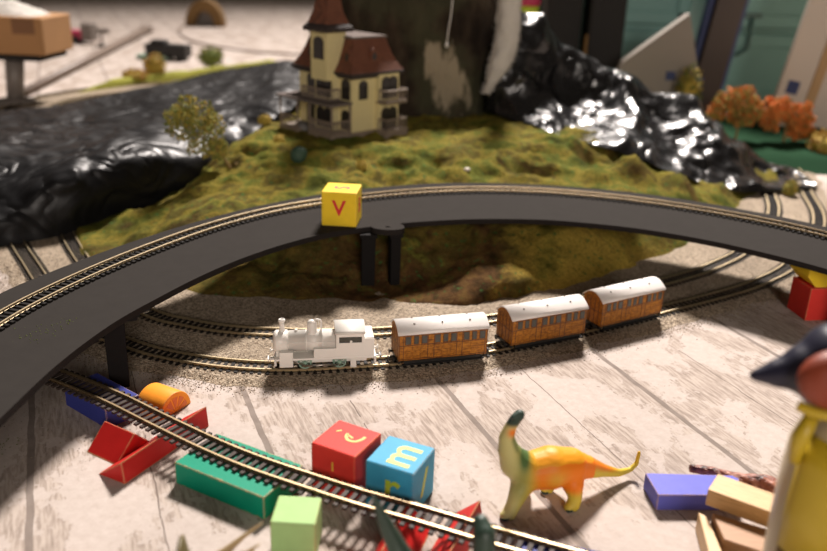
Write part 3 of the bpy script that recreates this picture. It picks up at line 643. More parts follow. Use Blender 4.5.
# ------------------------------------------------------------------ skinned bodies
def skin(nodes, edges, sub=2, voxel=.13, smooth=9):
    """one continuous body grown around a skeleton: tapered limbs between the joints, fused and smoothed"""
    m = M()
    for n in nodes:
        m.lathe([(max(.001, n[3]*math.sin(PI*i/10)), -n[3]*math.cos(PI*i/10)) for i in range(11)], 16, n[:3])
    for a, b in edges:
        A, B = Vector(nodes[a][:3]), Vector(nodes[b][:3]); L = (B-A).length; k_ = max(2, int(L/.3))
        m.tube([A.lerp(B, i/k_) for i in range(k_+1)], [nodes[a][3]+(nodes[b][3]-nodes[a][3])*i/k_ for i in range(k_+1)], 16)
    o = m.build('tmp', [], None)
    r_ = o.modifiers.new('r', 'REMESH'); r_.mode = 'VOXEL'; r_.voxel_size = voxel*U; r_.use_smooth_shade = True
    q = o.modifiers.new('s', 'SMOOTH'); q.iterations = smooth; q.factor = .5
    dg = bpy.context.evaluated_depsgraph_get(); dg.update(); out = bpy.data.meshes.new_from_object(o.evaluated_get(dg))
    me = o.data; bpy.data.objects.remove(o); bpy.data.meshes.remove(me)
    for f in out.polygons: f.use_smooth = True
    return out
def paint(me, fn):
    at = me.color_attributes.new('paint', 'FLOAT_COLOR', 'POINT')
    for i, v in enumerate(me.vertices): at.data[i].color = (*fn(v.co/U, v.normal), 1)
def lerp3(a, b, t): return tuple(x+(y-x)*t for x, y in zip(a, b))
k = N('painted_toy_rubber'); at = k.n('ShaderNodeAttribute', attribute_name='paint'); k.bump(k.noise(3, 4), .02); TOY = k.done(at.outputs['Color'], .5, spec=.3)
D = Vector((11, 54.6, 0))
nodes = [(10.9, 55.0, 3.15, 1.68), (9.2, 54.55, 3.05, 1.45), (8.1, 54.2, 4.0, 1.2), (7.5, 54.0, 5.2, .84), (7.25, 53.9, 6.3, .60), (7.45, 53.9, 7.2, .46), (7.75, 53.85, 7.9, .44), (8.05, 53.8, 8.35, .40), (7.6, 53.5, 8.3, .24),
         (12.5, 55.6, 3.0, 1.4), (13.9, 56.3, 2.45, .95), (15.6, 57.3, 1.5, .52), (17.0, 58.0, .85, .33), (18.1, 58.7, .7, .23), (18.65, 59.0, 1.1, .2), (18.8, 59.2, 2.05, .17),
         (8.5, 53.6, 1.9, .78), (8.1, 53.2, .95, .58), (7.8, 53.0, .3, .56), (7.45, 52.75, .22, .42),
         (9.2, 55.6, 1.9, .7), (9.4, 56.0, .9, .5), (9.3, 56.0, .3, .5),
         (12.7, 54.75, 1.9, .86), (12.95, 54.5, .95, .55), (12.8, 54.3, .3, .54), (12.45, 54.05, .22, .4),
         (12.0, 56.5, 1.7, .7), (11.5, 56.6, .8, .48), (11.2, 56.4, .3, .48), (10.9, 56.2, .22, .36)]
edges = [(0, 1), (1, 2), (2, 3), (3, 4), (4, 5), (5, 6), (6, 7), (7, 8), (0, 9), (9, 10), (10, 11), (11, 12), (12, 13), (13, 14), (14, 15), (1, 16), (16, 17), (17, 18), (18, 19), (1, 20), (20, 21), (21, 22), (9, 23), (23, 24), (24, 25), (25, 26), (9, 27), (27, 28), (28, 29), (29, 30)]
nodes = [(Vector(n[:3])-D).to_tuple()+(n[3],) for n in nodes]
me = skin(nodes, edges, voxel=.085, smooth=12)
for v in me.vertices:
    if v.co.z < 0: v.co.z = v.co.z*.1
zmin = min(v.co.z for v in me.vertices)
def dino_col(c, nrm):
    x, y, z = c.x+11, c.y+54.6, c.z; nz = noise.noise(Vector((x*.6, y*.6, z*.6)))
    cream, yel, org, grn, drk = (.55, .50, .20), (.62, .46, .05), (.85, .19, .006), (.08, .15, .045), (.035, .06, .045)
    f = sstep(8.6, 10.2, x+.4*nz); c0 = lerp3(cream, yel, sstep(7.5, 9.5, x))
    # orange saddle and flank, yellow ridge line
    fl = f*sstep(1.0, 2.0, z)*(1-.55*math.exp(-((x-11.2)**2+(z-3.1)**2*1.3)/.7))
    c0 = lerp3(c0, org, fl*(.97 if x < 14.5 else sstep(-.1, .5, nrm.z)*.9))
    if nrm.z > .55 and z > 3.2 and x > 9: c0 = lerp3(c0, (.80, .42, .02), .6)
    if x > 18.5: c0 = lerp3(c0, (.75, .5, .02), .8)
    g = math.exp(-((x-8.7)**2/.25+(z-5.0)**2/1.6)); g = max(g, .6*sstep(.3, .8, nrm.x)*sstep(4.3, 5.2, z)*(1-sstep(6.5, 7.5, z)))
    c0 = lerp3(c0, grn, min(1, g*1.3)); c0 = lerp3(c0, grn, .5*math.exp(-((x-8.6)**2/.5+(z-2.6)**2/2)))
    c0 = lerp3(c0, drk, sstep(7.3, 7.75, z)); o2 = math.exp(-((x-7.6)**2+(z-7.0)**2)/.12); c0 = lerp3(c0, org, o2)
    if z < .28 and (x < 7.75 or 12.2 < x < 12.75 or 10.6 < x < 11.15): c0 = drk
    return c0
paint(me, dino_col); me.materials.append(TOY)
t = thing('toy_dinosaur', 'orange and yellow long necked toy dinosaur standing on the pale floor', 'toy dinosaur', D)
link('body', me, t, (0, 0, -zmin/U))
for s_ in (-1, 1):
    m = M(); m.lathe([(.02, -.06), (.07, -.04), (.07, .04), (.02, .06)], 8, (7.9-D.x, 53.85-D.y+s_*.36, 8.4), 'Y'); m.build('eye', MAT['black'], t)

# foreground dark green dinosaurs, cut by the lower edge
def bodypart(name, nodes, edges, mat, t, sub=2):
    me = skin(nodes, edges, sub); me.materials.append(mat); return link(name, me, t)
t = thing('toy_dinosaur', 'olive horned toy dinosaur at the bottom edge left of the light green cube', 'toy dinosaur', (-13.8, 40.6, 0), math.radians(6))
bodypart('body', [(0, 0, 2.3, 1.5), (-2.6, -.4, 2.3, 1.3), (-4.6, -.9, 1.7, .7), (-6.5, -1.5, 1.0, .3), (1.9, .4, 4.0, 1.2), (2.9, .6, 4.4, .8), (4.2, .8, 3.9, .4),
  (.7, -1.1, 1.2, .55), (.8, -1.2, .35, .5), (.7, 1.1, 1.2, .55), (.8, 1.2, .35, .5), (-2.6, -1.5, 1.2, .6), (-2.6, -1.6, .35, .5), (-2.7, .8, 1.2, .6), (-2.6, .9, .35, .5)],
  [(0, 1), (1, 2), (2, 3), (0, 4), (4, 5), (5, 6), (0, 7), (7, 8), (0, 9), (9, 10), (1, 11), (11, 12), (1, 13), (13, 14)], MAT['dgreen'], t)
m = M(); rows = []
for i in range(9):
    rr = i/8*1.55; rows.append([(1.2-.55*(i/8)**1.5-.1*math.cos(a*.5), rr*math.cos(a)*1.05+.3, 4.15+rr*math.sin(a)*.95+.35*(i/8)) for a in [2*PI*q/20 for q in range(20)]])
m.grid(rows, 0, True, True); m.build('neck_frill', MAT['frill'], t, solid=.18, loc=(0, 0, .6))
for y in (-.35, .95):
    m = M(); pts = cr([(2.4, y, 4.6), (3.2, y*1.1, 5.2), (4.1, y*1.35, 5.9), (5.3, y*1.5, 6.8)], 4); m.tube(pts, [.37-.32*i/(len(pts)-1) for i in range(len(pts))], 10); m.build('horn', MAT['tan'], t)
m = M(); m.tube([(4.1, .9, 4.2), (4.6, .95, 4.8), (4.8, 1, 5.3)], [.22, .13, .03], 8); m.build('horn', MAT['tan'], t)

t = thing('toy_dinosaur', 'dark green toy dinosaur at the bottom edge raising a thin tail before the track', 'toy dinosaur', (1.2, 40.8, 0), 0)
bodypart('body', [(.3, -.6, 3.6, 1.35), (-.9, .0, 5.2, .85), (-1.7, .2, 6.8, .62), (-2.35, .25, 8.3, .45), (-3.1, .25, 10.2, .14), (1.7, -1.2, 3.4, 1.2), (2.9, -.9, 5.0, .8), (3.5, -.1, 6.5, .66), (3.5, .3, 7.7, .72), (3.3, .8, 8.2, .5),
   (.3, .6, 1.8, .6), (.3, .7, .5, .5), (.3, -1.6, 1.8, .6), (.3, -1.7, .5, .5), (1.9, -.1, 1.6, .5), (1.9, 0, .45, .45), (1.9, -2.1, 1.6, .5), (1.9, -2.2, .45, .45)],
   [(0, 1), (1, 2), (2, 3), (3, 4), (0, 5), (5, 6), (6, 7), (7, 8), (8, 9), (0, 10), (10, 11), (0, 12), (12, 13), (5, 14), (14, 15), (5, 16), (16, 17)], MAT['dgreen'], t)

# blurred toy figure at the right edge
t = thing('toy_bird', 'tall toy bird figure at the right edge, navy beak, rust red head, yellow body', 'toy figure', (25.0, 41.3, 0), 0)
m = M(); m.lathe([(2.8, 0), (3.0, .4), (3.2, 3), (3.35, 7), (3.4, 11), (3.3, 14), (2.8, 15.6), (1.8, 16.8)], 32); m.build('body', MAT['cream2'], t)
m = M(); prof = [(3.5, 8.2), (3.55, 11), (3.45, 14), (2.9, 15.6)]
m.grid([[(rr*math.cos(a), rr*math.sin(a), h) for rr, h in prof] for a in [math.radians(-166+170*q/20) for q in range(21)]]); m.build('waistcoat', MAT['yellow2'], t, solid=.15)
m = M(); m.grid([[(rr*math.cos(a), rr*math.sin(a), h) for rr, h in ((3.1, .3), (3.35, 3), (3.5, 7), (3.5, 8.1))] for a in [math.radians(-166+170*q/20) for q in range(21)]]); m.build('trousers', MAT['tunnel'], t, solid=.12)
m = M(); m.tube([(-3.2, -1.0, 16.8), (-3.6, -1.1, 15.6), (-3.6, -1.0, 14.0)], [.4, .5, .35], 10); m.build('collar', MAT['yellow2'], t)
me = skin([(-6.0, .7, 18.3, .35), (-4.7, .6, 18.55, .85), (-3.2, .5, 18.9, 1.5), (-1.6, .5, 19.4, 2.25), (.8, .5, 19.5, 2.7), (-.6, .4, 17.4, 1.7), (-2.4, .3, 17.8, 1.1)], [(0, 1), (1, 2), (2, 3), (3, 4), (3, 5), (2, 6), (6, 5)], voxel=.2); me.materials.append(MAT['navy']); link('head', me, t)
m = M(); m.lathe([(max(.01, 1.75*math.sin(PI*i/12)), -1.75*math.cos(PI*i/12)) for i in range(13)], 24, (0, 0, 0)); m.v = [(a*1.35-2.2, b*.75-1.3, c_+19.25) for a, b, c_ in m.v]; m.build('red_cap', MAT['rusty'], t)
m = M(); m.tube(cr([(-4.1, -1.0, 17.5), (-3.2, -1.6, 17.35), (-1.6, -2.05, 17.4), (.5, -2.3, 17.6)], 4), .3, 10); m.build('mouth_stripe', MAT['yellow2'], t)

# gnarled root behind the planks
t = thing('dried_root', 'gnarled reddish brown dried root behind the pale plank', 'root', (26, 57.5, 0), 0)
rnd = random.Random(9); m = M()
for j in range(5):
    pts = []
    for i in range(8):
        u = i/7; ph = j*1.3+u*7; rad_ = .12+.35*u
        pts.append((-2.9+6.2*u, 1.7-3.2*u+rad_*math.cos(ph)*1.0+.25*math.sin(u*9), .75+.45*u*math.sin(u*3)+rad_*math.sin(ph)))
    P = cr(pts, 5); m.tube(P, [(.20+.34*(i/len(P)))*(1+.3*noise.noise(Vector((i*.4, j, 0)))) for i in range(len(P))], 8)
m.build('root', MAT['pod'], t)
for q in ((1.9, -.6, 1.2), (2.6, -1.5, 1.0), (3.0, -.7, 1.1)):
    m = M(); m.lathe([(.1, -.45), (.38, -.25), (.45, 0), (.35, .3), (.1, .4)], 12, q); m.build('knot', MAT['pod'], t)

# ------------------------------------------------------------------ plants
def clump(m, c, rad, n, s, rnd, mi=(0,), shape=None):
    for _ in range(n):
        while True:
            q = Vector((rnd.uniform(-1, 1), rnd.uniform(-1, 1), rnd.uniform(-1, 1)))
            if .35 < q.length < 1: break
        q = Vector((q.x*rad[0], q.y*rad[1], q.z*rad[2]))+Vector(c); e = Euler((rnd.uniform(0, 6), rnd.uniform(0, 6), rnd.uniform(0, 6))).to_matrix(); ss = s*rnd.uniform(.6, 1.3)
        vs = [e @ (Vector(v)*ss)+q for v in ((1, 0, 0), (-.5, .8, 0), (-.5, -.8, 0), (0, 0, .9))]
        m.add(vs, [(0, 1, 3), (1, 2, 3), (2, 0, 3), (0, 2, 1)], rnd.choice(mi))
def tree(name, label, base, crowns, trunk, mats, s=.35, n=500, cat='model tree'):
    rnd = random.Random(int(base[0]*10)); t = thing(name, label, cat, base); b = Vector(base)
    m = M(); pts = cr([Vector(q)-b for q in trunk], 5); m.tube(pts, [.32-.2*i/(len(pts)-1) for i in range(len(pts))], 8)
    for c, rad in crowns: m.tube([pts[len(pts)*2//3], pts[len(pts)*2//3].lerp(Vector(c)-b, .5)+Vector((.2, 0, .2)), Vector(c)-b], [.16, .1, .05], 6)
    m.build('trunk', MAT['bark'], t)
    m = M()
    for c, rad in crowns:
        clump(m, Vector(c)-b, rad, n, s, rnd, tuple(range(len(mats))))
        for _ in range(9):
            a = Vector((rnd.uniform(-1, 1), rnd.uniform(-1, 1), rnd.uniform(-1, 1))).normalized(); cc = Vector((a.x*rad[0], a.y*rad[1], a.z*rad[2]))+Vector(c)-b
            clump(m, cc, tuple(q*.35 for q in rad), n//10, s, rnd, tuple(range(len(mats))))
    m.build('foliage', [MAT[q] for q in mats], t, keep_normals=True); return t
tb = (-27.3, 126.0, hz(-27.3, 126)-.1)
tree('leaning_tree', 'leaning olive green model tree at the left of the hillside', tb, [((-33.0, 126, 15.2), (3.3, 3, 2.4)), ((-35.2, 126, 13.6), (2.4, 2.4, 2.6)), ((-32.0, 126, 11.8), (3.0, 2.8, 2.8)), ((-30.2, 126, 9.8), (1.3, 1.3, 1.6))],
     [tb, (-27.9, 126, 6.4), (-29.4, 126, 9.0), (-32, 126, 13)], ['olive', 'mustard', 'moss', 'olive'], .27, 330)
m = M(); rows = []
for j in range(25):
    yy = 164+54*j/24; rows.append([(58+46*i/24, yy, 2.2*sstep(0, 5, i)*sstep(0, 5, 24-i)*sstep(0, 3, j)*sstep(0, 4, 24-j)+.01) for i in range(25)])
m.grid(rows); tag(m.build('green_mound', MAT['greenmat'], loc=(80, 190, 0), off=(80, 190, 0)), 'low dark green ground mound under the orange trees', 'ground mound')
tree('autumn_tree', 'rust and orange model tree behind the right black sheeting, nearer the house', (69, 184, 2.2), [((68.0, 184, 11.0), (3.6, 3.2, 2.7)), ((65.0, 184, 9.0), (2.6, 2.4, 2.6)), ((71.3, 184, 9.0), (2.6, 2.4, 3.0)), ((69.5, 184, 7.5), (3, 2.4, 2.2))], [(69, 184, 2.2), (69, 184, 5), (68.3, 184, 10)], ['rust', 'autumn', 'olive'], .45, 300)
tree('autumn_tree', 'bright orange model tree at the right beside the leaning white board', (79.5, 184, 2.2), [((77.5, 184, 9.4), (3.2, 3, 2.4)), ((81.0, 184, 8.3), (3.4, 3, 2.4)), ((75.6, 184, 7.0), (2.2, 2, 2.4)), ((82.5, 184, 5.6), (2.6, 2.2, 2.4))], [(79.5, 184, 2.2), (79.4, 184, 5), (79, 184, 8)], ['autumn', 'autumn', 'rust'], .45, 300)
def bush(name, label, c, rad, mats, n=260, s=.35, cat='model bush'):
    rnd = random.Random(int(abs(c[0])*7)); m = M()
    m.lathe([(rad[0]*.8*math.sin(PI*max(.04, min(.96, i/8))), -rad[2]*.7*math.cos(PI*i/8)) for i in range(9)], 14, (0, 0, rad[2]*.7))
    clump(m, (0, 0, rad[2]*.75), rad, n, s, rnd, tuple(range(len(mats))))
    return tag(m.build(name, [MAT[q] for q in mats], loc=c, keep_normals=True), label, cat)
bush('moss_bush', 'yellow green bush peeping over the right black sheeting', (62.4, 200, 0), (3.2, 3.0, 9.5), ['mustard', 'moss'], 600, .5)
bush('moss_bush', 'mustard bush at the foot of the bright orange tree', (86.5, 176, .5), (5.5, 4, 3.8), ['mustard', 'rust'], 500, .5)
bush('moss_bush', 'small olive bush beside the tracks at the right edge', (66.3, 147, .25), (1.4, 1.4, 1.6), ['olive', 'mustard'], 200, .3)
m = M(); rows = []
for j in range(9):
    rows.append([(-92+42*i/30+7*(j/8), 228+62*i/30+14*(j-4)/8, .05+2.4*math.sin(PI*j/8)*sstep(0, 3, i)*sstep(0, 3, 30-i)*(1+.3*noise.noise(Vector((i*.4, j*.5, 0))))) for i in range(31)])
m.grid(rows); tag(m.build('grass_bank', MAT['grass'], loc=(-70, 260, 0), off=(-70, 260, 0)), 'yellow green grassy bank behind the left black sheeting', 'grass bank')
bush('moss_bush', 'brownish yellow bush on the grassy bank behind the left sheeting', (-77.0, 250, 1.6), (3.4, 3, 3.6), ['mustard', 'rust', 'olive'], 400, .5)
bush('moss_bush', 'low mustard bush at the near end of the grassy bank', (-80.5, 243, 1.2), (3.6, 3, 1.8), ['mustard', 'rust'], 300, .5)
bush('moss_bush', 'dark green bush at the far end of the grassy bank', (-66.8, 276, 1.4), (4.4, 3, 3.6), ['moss', 'olive'], 400, .5)
for x, y, lb, mt, s_ in ((-26.6, 146, 'mustard moss tuft on the hill left of the house porch', ['mustard'], 1.2), (-22.0, 133.0, 'mustard moss tuft on the slope left of the green boulder', ['mustard'], 1.1), (-8.3, 123.8, 'mustard moss tuft on the slope above the yellow letter cube', ['mustard'], .85)):
    bush('moss_tuft', lb, (x, y, hz(x, y)-.15), (s_, s_, s_), mt, 160, .22, 'moss tuft')
def stone(name, label, x, y, r_, mat, zs=1.0):
    m = M(); rnd = random.Random(int(r_*100)); rows = []
    for i in range(11):
        th = PI*(.02+.96*i/10); rows.append([Vector((math.sin(th)*math.cos(a), math.sin(th)*math.sin(a), -math.cos(th)*zs))*(r_*(1+.12*noise.noise(Vector((math.cos(a)*1.5, math.sin(a)*1.5, th*1.4+r_))))) for a in [2*PI*q/16 for q in range(16)]])
    m.grid(rows, closed=True); return tag(m.build(name, mat, loc=(x, y, hz(x, y)+r_*zs*.55)), label, 'stone')
stone('green_boulder', 'round dark green boulder on the slope above the deck', -18.0, 126.0, 1.3, MAT['greenstone'])
stone('grey_stone', 'smooth grey stone at the corner of the house porch', -19.6, 143.2, 1.9, MAT['stone'], .5)
stone('white_pebble', 'small whitish pebble on the mossy slope above the deck', 7.5, 125.0, .5, MAT['board'], .6)

# ------------------------------------------------------------------ black plastic sheets
def sheet(name, label, rws, amp, seed, loc):
    nu, nv = 64, 110; cols = list(zip(*rws)); cc = []
    for col in cols: cc.append(cr([Vector(q) for q in col], 22))
    n = len(cc[0]); grid = []
    for i in range(n):
        grid.append(cr([c[i] for c in cc], 14))
    G = []
    for i, row in enumerate(grid):
        out = []
        for j, q in enumerate(row):
            e = min(1, min(i, n-1-i)/6)
            u = q*.055+Vector((seed, 0, 0))
            rdg = 1-abs(noise.noise(Vector((u.x*1.2, u.y*.5, u.z*1.3)))*2.2); rdg2 = 1-abs(noise.noise(Vector((u.x*2.3+5, u.y*1.1, u.z*2.6)))*2.2)
            d = amp*((rdg-.5)*1.0+(rdg2-.5)*.55+.25*noise.noise(u*7))
            d += amp*.16*(1-abs(noise.noise(Vector((q.x*.22+q.y*.1, q.y*.06, q.z*.2))))*3)
            out.append(q+Vector((.25*d, -.55*d, .7*d))*(.25+.75*e))
        G.append(out)
    for row in G:
        for q in row: q.z = max(q.z, .25)
    m = M(); m.grid(G, 0, True)
    return tag(m.build(name, MAT['tarp' if seed == 3 else 'tarp_dull'], loc=loc, off=loc, keep_normals=True), label, 'plastic sheet')
Rtop = [(15.3, 166.0, 29.7), (19.9, 168.0, 28.1), (27.1, 170.0, 23.7), (34.9, 170.0, 19.1), (43.1, 170.0, 16.3), (52.9, 168.0, 13.0), (58.7, 165.0, 7.4), (68.4, 165.0, 2.3), (74.2, 155.6, 0.8)]
Rmid = [(13.4, 160.0, 20.6), (20.3, 161.0, 18.6), (28.2, 162.0, 15.1), (35.6, 160.0, 12.9), (42.4, 156.0, 10.2), (49.2, 153.0, 8.3), (55.0, 150.0, 5.5), (65.8, 156.3, 1.5), (73.5, 153.3, 0.6)]
Rbot = [(12.2, 160.9, 10.9), (17.6, 154.1, 10.5), (22.9, 147.4, 10.1), (29.1, 142.5, 9.2), (37.6, 141.3, 6.8), (46.4, 141.3, 4.4), (52.9, 142.9, 1.8), (61.6, 145.9, 0.8), (72.9, 151.1, 0.5)]
Rbk = [(x, y+12, max(.3, z*.35)) for x, y, z in Rtop]
sheet('plastic_sheet', 'crumpled shiny black plastic sheet right of the tall brown rock', [Rbot, Rmid, Rtop, Rbk], 2.6, 3, (40, 155, 0))
Lbot = [(-59.9, 100.0, 0.4), (-55.2, 106.2, 0.4), (-49.3, 111.4, 0.4), (-43.7, 119.7, 0.6), (-38.3, 126.8, 1.0), (-32.9, 132.0, 1.5), (-29.8, 139.4, 3.0), (-26.1, 146.1, 8.0), (-23.5, 152, 10.2)]
Lmid = [(-64.5, 111.0, 9.5), (-59.0, 117.0, 9.5), (-50.5, 117.5, 9.5), (-44.2, 123.0, 9.8), (-39.0, 131.0, 9.8), (-34.2, 138.3, 9.8), (-31.8, 149.0, 10.0), (-26.6, 156.4, 11.8), (-22.5, 160, 11.6)]
Ltop = [(-81.5, 142.3, 6.0), (-75.6, 151.8, 6.5), (-67.6, 159.1, 7.0), (-59.3, 168.4, 7.5), (-52.9, 180.9, 8.0), (-48.1, 198.4, 8.0), (-40.7, 205.8, 9.0), (-31.8, 205.2, 11.0), (-23.0, 204, 11.5)]
Lbk = [(-95.6, 167.6, 2.0), (-88.0, 177.6, 4.0), (-77.1, 182.3, 5.0), (-70.4, 200.8, 5.0), (-63.4, 217.8, 5.0), (-57.3, 237.2, 5.0), (-48.2, 244.2, 6.0), (-38.2, 242.2, 8.0), (-27, 238, 8)]
sheet('plastic_sheet', 'crumpled black plastic sheet behind the left end of the deck', [Lbot, Lmid, Ltop, Lbk], 1.1, 11, (-50, 140, 0))

# ------------------------------------------------------------------ the house
def house():
    gz = 9.75; t = thing('model_house', 'cream mansion model with rust brown mansard roof and tower on the hill', 'model house', (-10.9, 137.8, gz), math.radians(46))
    W, Rf, E, T, G = MAT['cream'], MAT['roofred'], MAT['roofdark'], MAT['trim'], MAT['slate']
    LX, LY = 9.8, 13.5     # x runs along the right face, y along the left face
    m = M(); m.box((LX/2, LY/2, 5.4), (LX, LY, 9.2)); m.box((-.6, 5.4, 5.4), (1.4, 4.8, 9.2)); m.box((7.2, -.55, 5.4), (4.4, 1.2, 9.2)); m.build('walls', W, t)
    m = M(); m.box((LX/2, LY/2, .45), (LX+.8, LY+.8, .9)); m.build('foundation', T, t)
    # mansard roof
    def mans(x0, y0, x1, y1, z0, z1, ins, name='mansard_roof'):
        m = M(); prof = [(0, 0), (.32, .28), (.55, .6), (.78, 1.0)]; rows = []
        for a, b in prof:
            d = ins*a/.78; z = z0+(z1-z0)*b; rows.append([(x0+d, y0+d, z), (x1-d, y0+d, z), (x1-d, y1-d, z), (x0+d, y1-d, z)])
        m.grid(rows, 0, False, True); m.add(rows[-1], [(0, 1, 2, 3)], 1); m.add(rows[0], [(0, 1, 2, 3)], 1)
        o = m.build(name, [Rf, G], t)
        m = M(); m.box(((x0+x1)/2, (y0+y1)/2, z0-.25), (x1-x0+.2, y1-y0+.2, .55)); m.box(((x0+x1)/2, (y0+y1)/2, z0-.65), (x1-x0-.5, y1-y0-.5, .4)); m.build('eaves', E, t)
        m = M(); m.box(((x0+x1)/2, (y0+y1)/2, z1+.1), (x1-x0-2*ins+.5, y1-y0-2*ins+.5, .3)); m.build('roof_cap', G, t)
        return o
    mans(-.9, -.9, LX+.9, LY+.9, 10.4, 15.6, 2.3)
    # tower
    m = M(); m.box((-.4, 5.4, 12.8), (4.0, 4.0, 7.6)); m.build('tower_walls', W, t)
    m = M(); rows = []
    for rr, z in ((2.9, 16.6), (2.9, 17.2), (2.35, 17.8), (1.7, 19.6), (1.35, 21.7), (1.1, 24.0), (1.0, 26.0)): rows.append([(-.4+a*rr, 5.4+b*rr, z) for a, b in ((-1, -1), (1, -1), (1, 1), (-1, 1))])
    m.grid(rows[2:], 0, False, True); m.add(rows[-1], [(0, 1, 2, 3)]); m.build('tower_roof', Rf, t)
    m = M(); m.grid(rows[:3], 0, False, True); m.add(rows[0], [(0, 1, 2, 3)]); m.build('tower_eaves', E, t)
    # windows: arch frame with dark pane.  face 'L' = x = const (left face), 'R' = y = const (right face)
    def win(face, u, z, w_, h, d, arch=True, name='window'):
        w_ *= 1.22; n = 8; pl = [(-w_/2, 0), (w_/2, 0), (w_/2, h*.75)]+[(w_/2*math.cos(PI*i/n), h*.75+h*.25*math.sin(PI*i/n)) for i in range(1, n)]+[(-w_/2, h*.75)]
        ex = (0, 1, 0) if face == 'L' else (1, 0, 0); nn = Vector((-1, 0, 0)) if face == 'L' else Vector((0, -1, 0))
        a = Vector((d, u, z)) if face == 'L' else Vector((u, d, z))
        m = M(); m.extr([(x*1.28, y*1.1-.12) for x, y in pl], a-nn*.1, a+nn*.12, ex, (0, 0, 1)); f = m.build(name, E, t)
        m = M(); m.extr(pl, a, a+nn*.16, ex, (0, 0, 1)); m.build('pane', MAT['win'], f)
    for u in (1.5,): win('L', u, 6.2, 1.3, 3.0, 0); win('L', u, 1.3, 1.3, 2.9, 0)
    for u in (4.5, 6.4): win('L', u, 6.3, 1.2, 3.0, -1.3); win('L', u, 1.3, 1.2, 3.0, -1.3)
    win('L', 10.2, 6.2, 1.4, 3.0, 0); win('L', 10.2, 1.3, 1.6, 3.0, 0)
    for u in (6.4, 8.0): win('R', u, 6.2, 1.25, 3.2, -1.15); win('R', u, 1.2, 1.25, 3.2, -1.15)
    win('R', 2.4, 6.2, 1.2, 2.8, 0)
    win('L', 5.4, 12.4, 1.6, 3.2, -2.4)
    def dormer(face, u):
        m = M(); ex = (0, 1, 0) if face == 'L' else (1, 0, 0); nn = Vector((-1, 0, 0)) if face == 'L' else Vector((0, -1, 0)); a = Vector((.3, u, 11.6)) if face == 'L' else Vector((u, .3, 11.6))
        m.extr([(-.75, 0), (.75, 0), (.75, 1.6), (.5, 2.2), (0, 2.6), (-.5, 2.2), (-.75, 1.6)], a-nn*1.6, a+nn*.3, ex, (0, 0, 1)); f = m.build('dormer', Rf, t)
        m = M(); m.extr([(.45*math.cos(2*PI*i/12), 1.2+.6*math.sin(2*PI*i/12)) for i in range(12)], a, a+nn*.36, ex, (0, 0, 1)); m.build('pane', MAT['win'], f)
    dormer('L', 1.3); dormer('L', 10.4); dormer('R', 4.8)
    # porch along the left face and round the corner, balconies
    def rail(p0, p1, z, h=1.5, name='railing'):
        p0, p1 = Vector((*p0, z)), Vector((*p1, z)); L = (p1-p0).length; m = M()
        m.tube([p0+Vector((0, 0, h)), p1+Vector((0, 0, h))], .18, 4, smooth=False); m.tube([p0+Vector((0, 0, .15)), p1+Vector((0, 0, .15))], .14, 4, smooth=False)
        n = max(2, int(L/.62))
        for i in range(n+1):
            q = p0.lerp(p1, i/n); m.tube([q, q+Vector((0, 0, h))], .16 if i in (0, n) else .11, 4, smooth=False)
        m.build(name, T, t)
    m = M(); m.prism([(-4.8, -.2), (0, -.2), (0, 14), (-4.8, 14)], 5.5, 5.85); m.build('porch_roof', G, t)
    m = M(); m.prism([(-4.3, 0), (.2, 0), (.2, 6.0), (-4.3, 6.0)], -.8, .95); m.build('porch_floor', T, t)
    m = M(); m.prism([(-4.3, 8.8), (.2, 8.8), (.2, 13.8), (-4.3, 13.8)], -.8, .7); m.build('side_porch_floor', T, t)
    for x, y in ((-4.1, .2), (-4.1, 5.8), (-4.1, 9.0), (-.2, .2), (-4.1, 13.6)):
        m = M(); m.tube([(x, y, .6), (x, y, 5.4)], .17, 6); m.build('porch_post', T, t)
    rail((-4.1, .2), (-4.1, 5.8), .95, 1.9); rail((-4.1, .2), (-.2, .2), .95, 1.9); rail((-4.1, 9), (-4.1, 13.6), .7, 1.9)
    m = M(); m.box((7.2, -1.9, .2), (5.0, 2.6, 1.7)); m.build('side_porch_floor', T, t); m = M(); m.box((7.2, -1.8, 5.5), (4.9, 2.4, .3)); m.build('balcony_floor', T, t)
    for z in (.9, 5.65):
        rail((4.9, -3.0), (9.5, -3.0), z, 1.9); rail((4.9, -3.0), (4.9, -1.2), z, 1.9); rail((9.5, -3.0), (9.5, -1.2), z, 1.9)
    rail((-2.6, 3.0), (-2.6, 9.5), 5.85, 1.7); rail((-2.6, 3.0), (-.1, 3.0), 5.85, 1.7)
    return t
house()
# the tall rock behind the house
m = M(); rows = []
for i in range(44):
    z = 26.5*i/43; rows.append([])
    for q in range(72):
        a = 2*PI*q/72; rr = 17.6+1.0*math.sin(z*.08)-.03*z+1.5*fbm(math.cos(a)*2, math.sin(a)*2, z*.06)+.7*fbm(math.cos(a)*6, math.sin(a)*6, z*.2)
        if z < 2.5: rr += .8*(2.5-z)*.3
        if z > 20: rr *= 1-.35*((z-20)/6.5)**2.5
        rows[-1].append((rr*math.cos(a), rr*.85*math.sin(a), z))
m.grid(rows, closed=True); m.add(rows[-1], [tuple(range(72))])
tag(m.build('rock_tower', MAT['rock'], loc=(-1.5, 172.5, 9.0)), 'tall mottled dark brown rock standing behind the model house', 'rock')
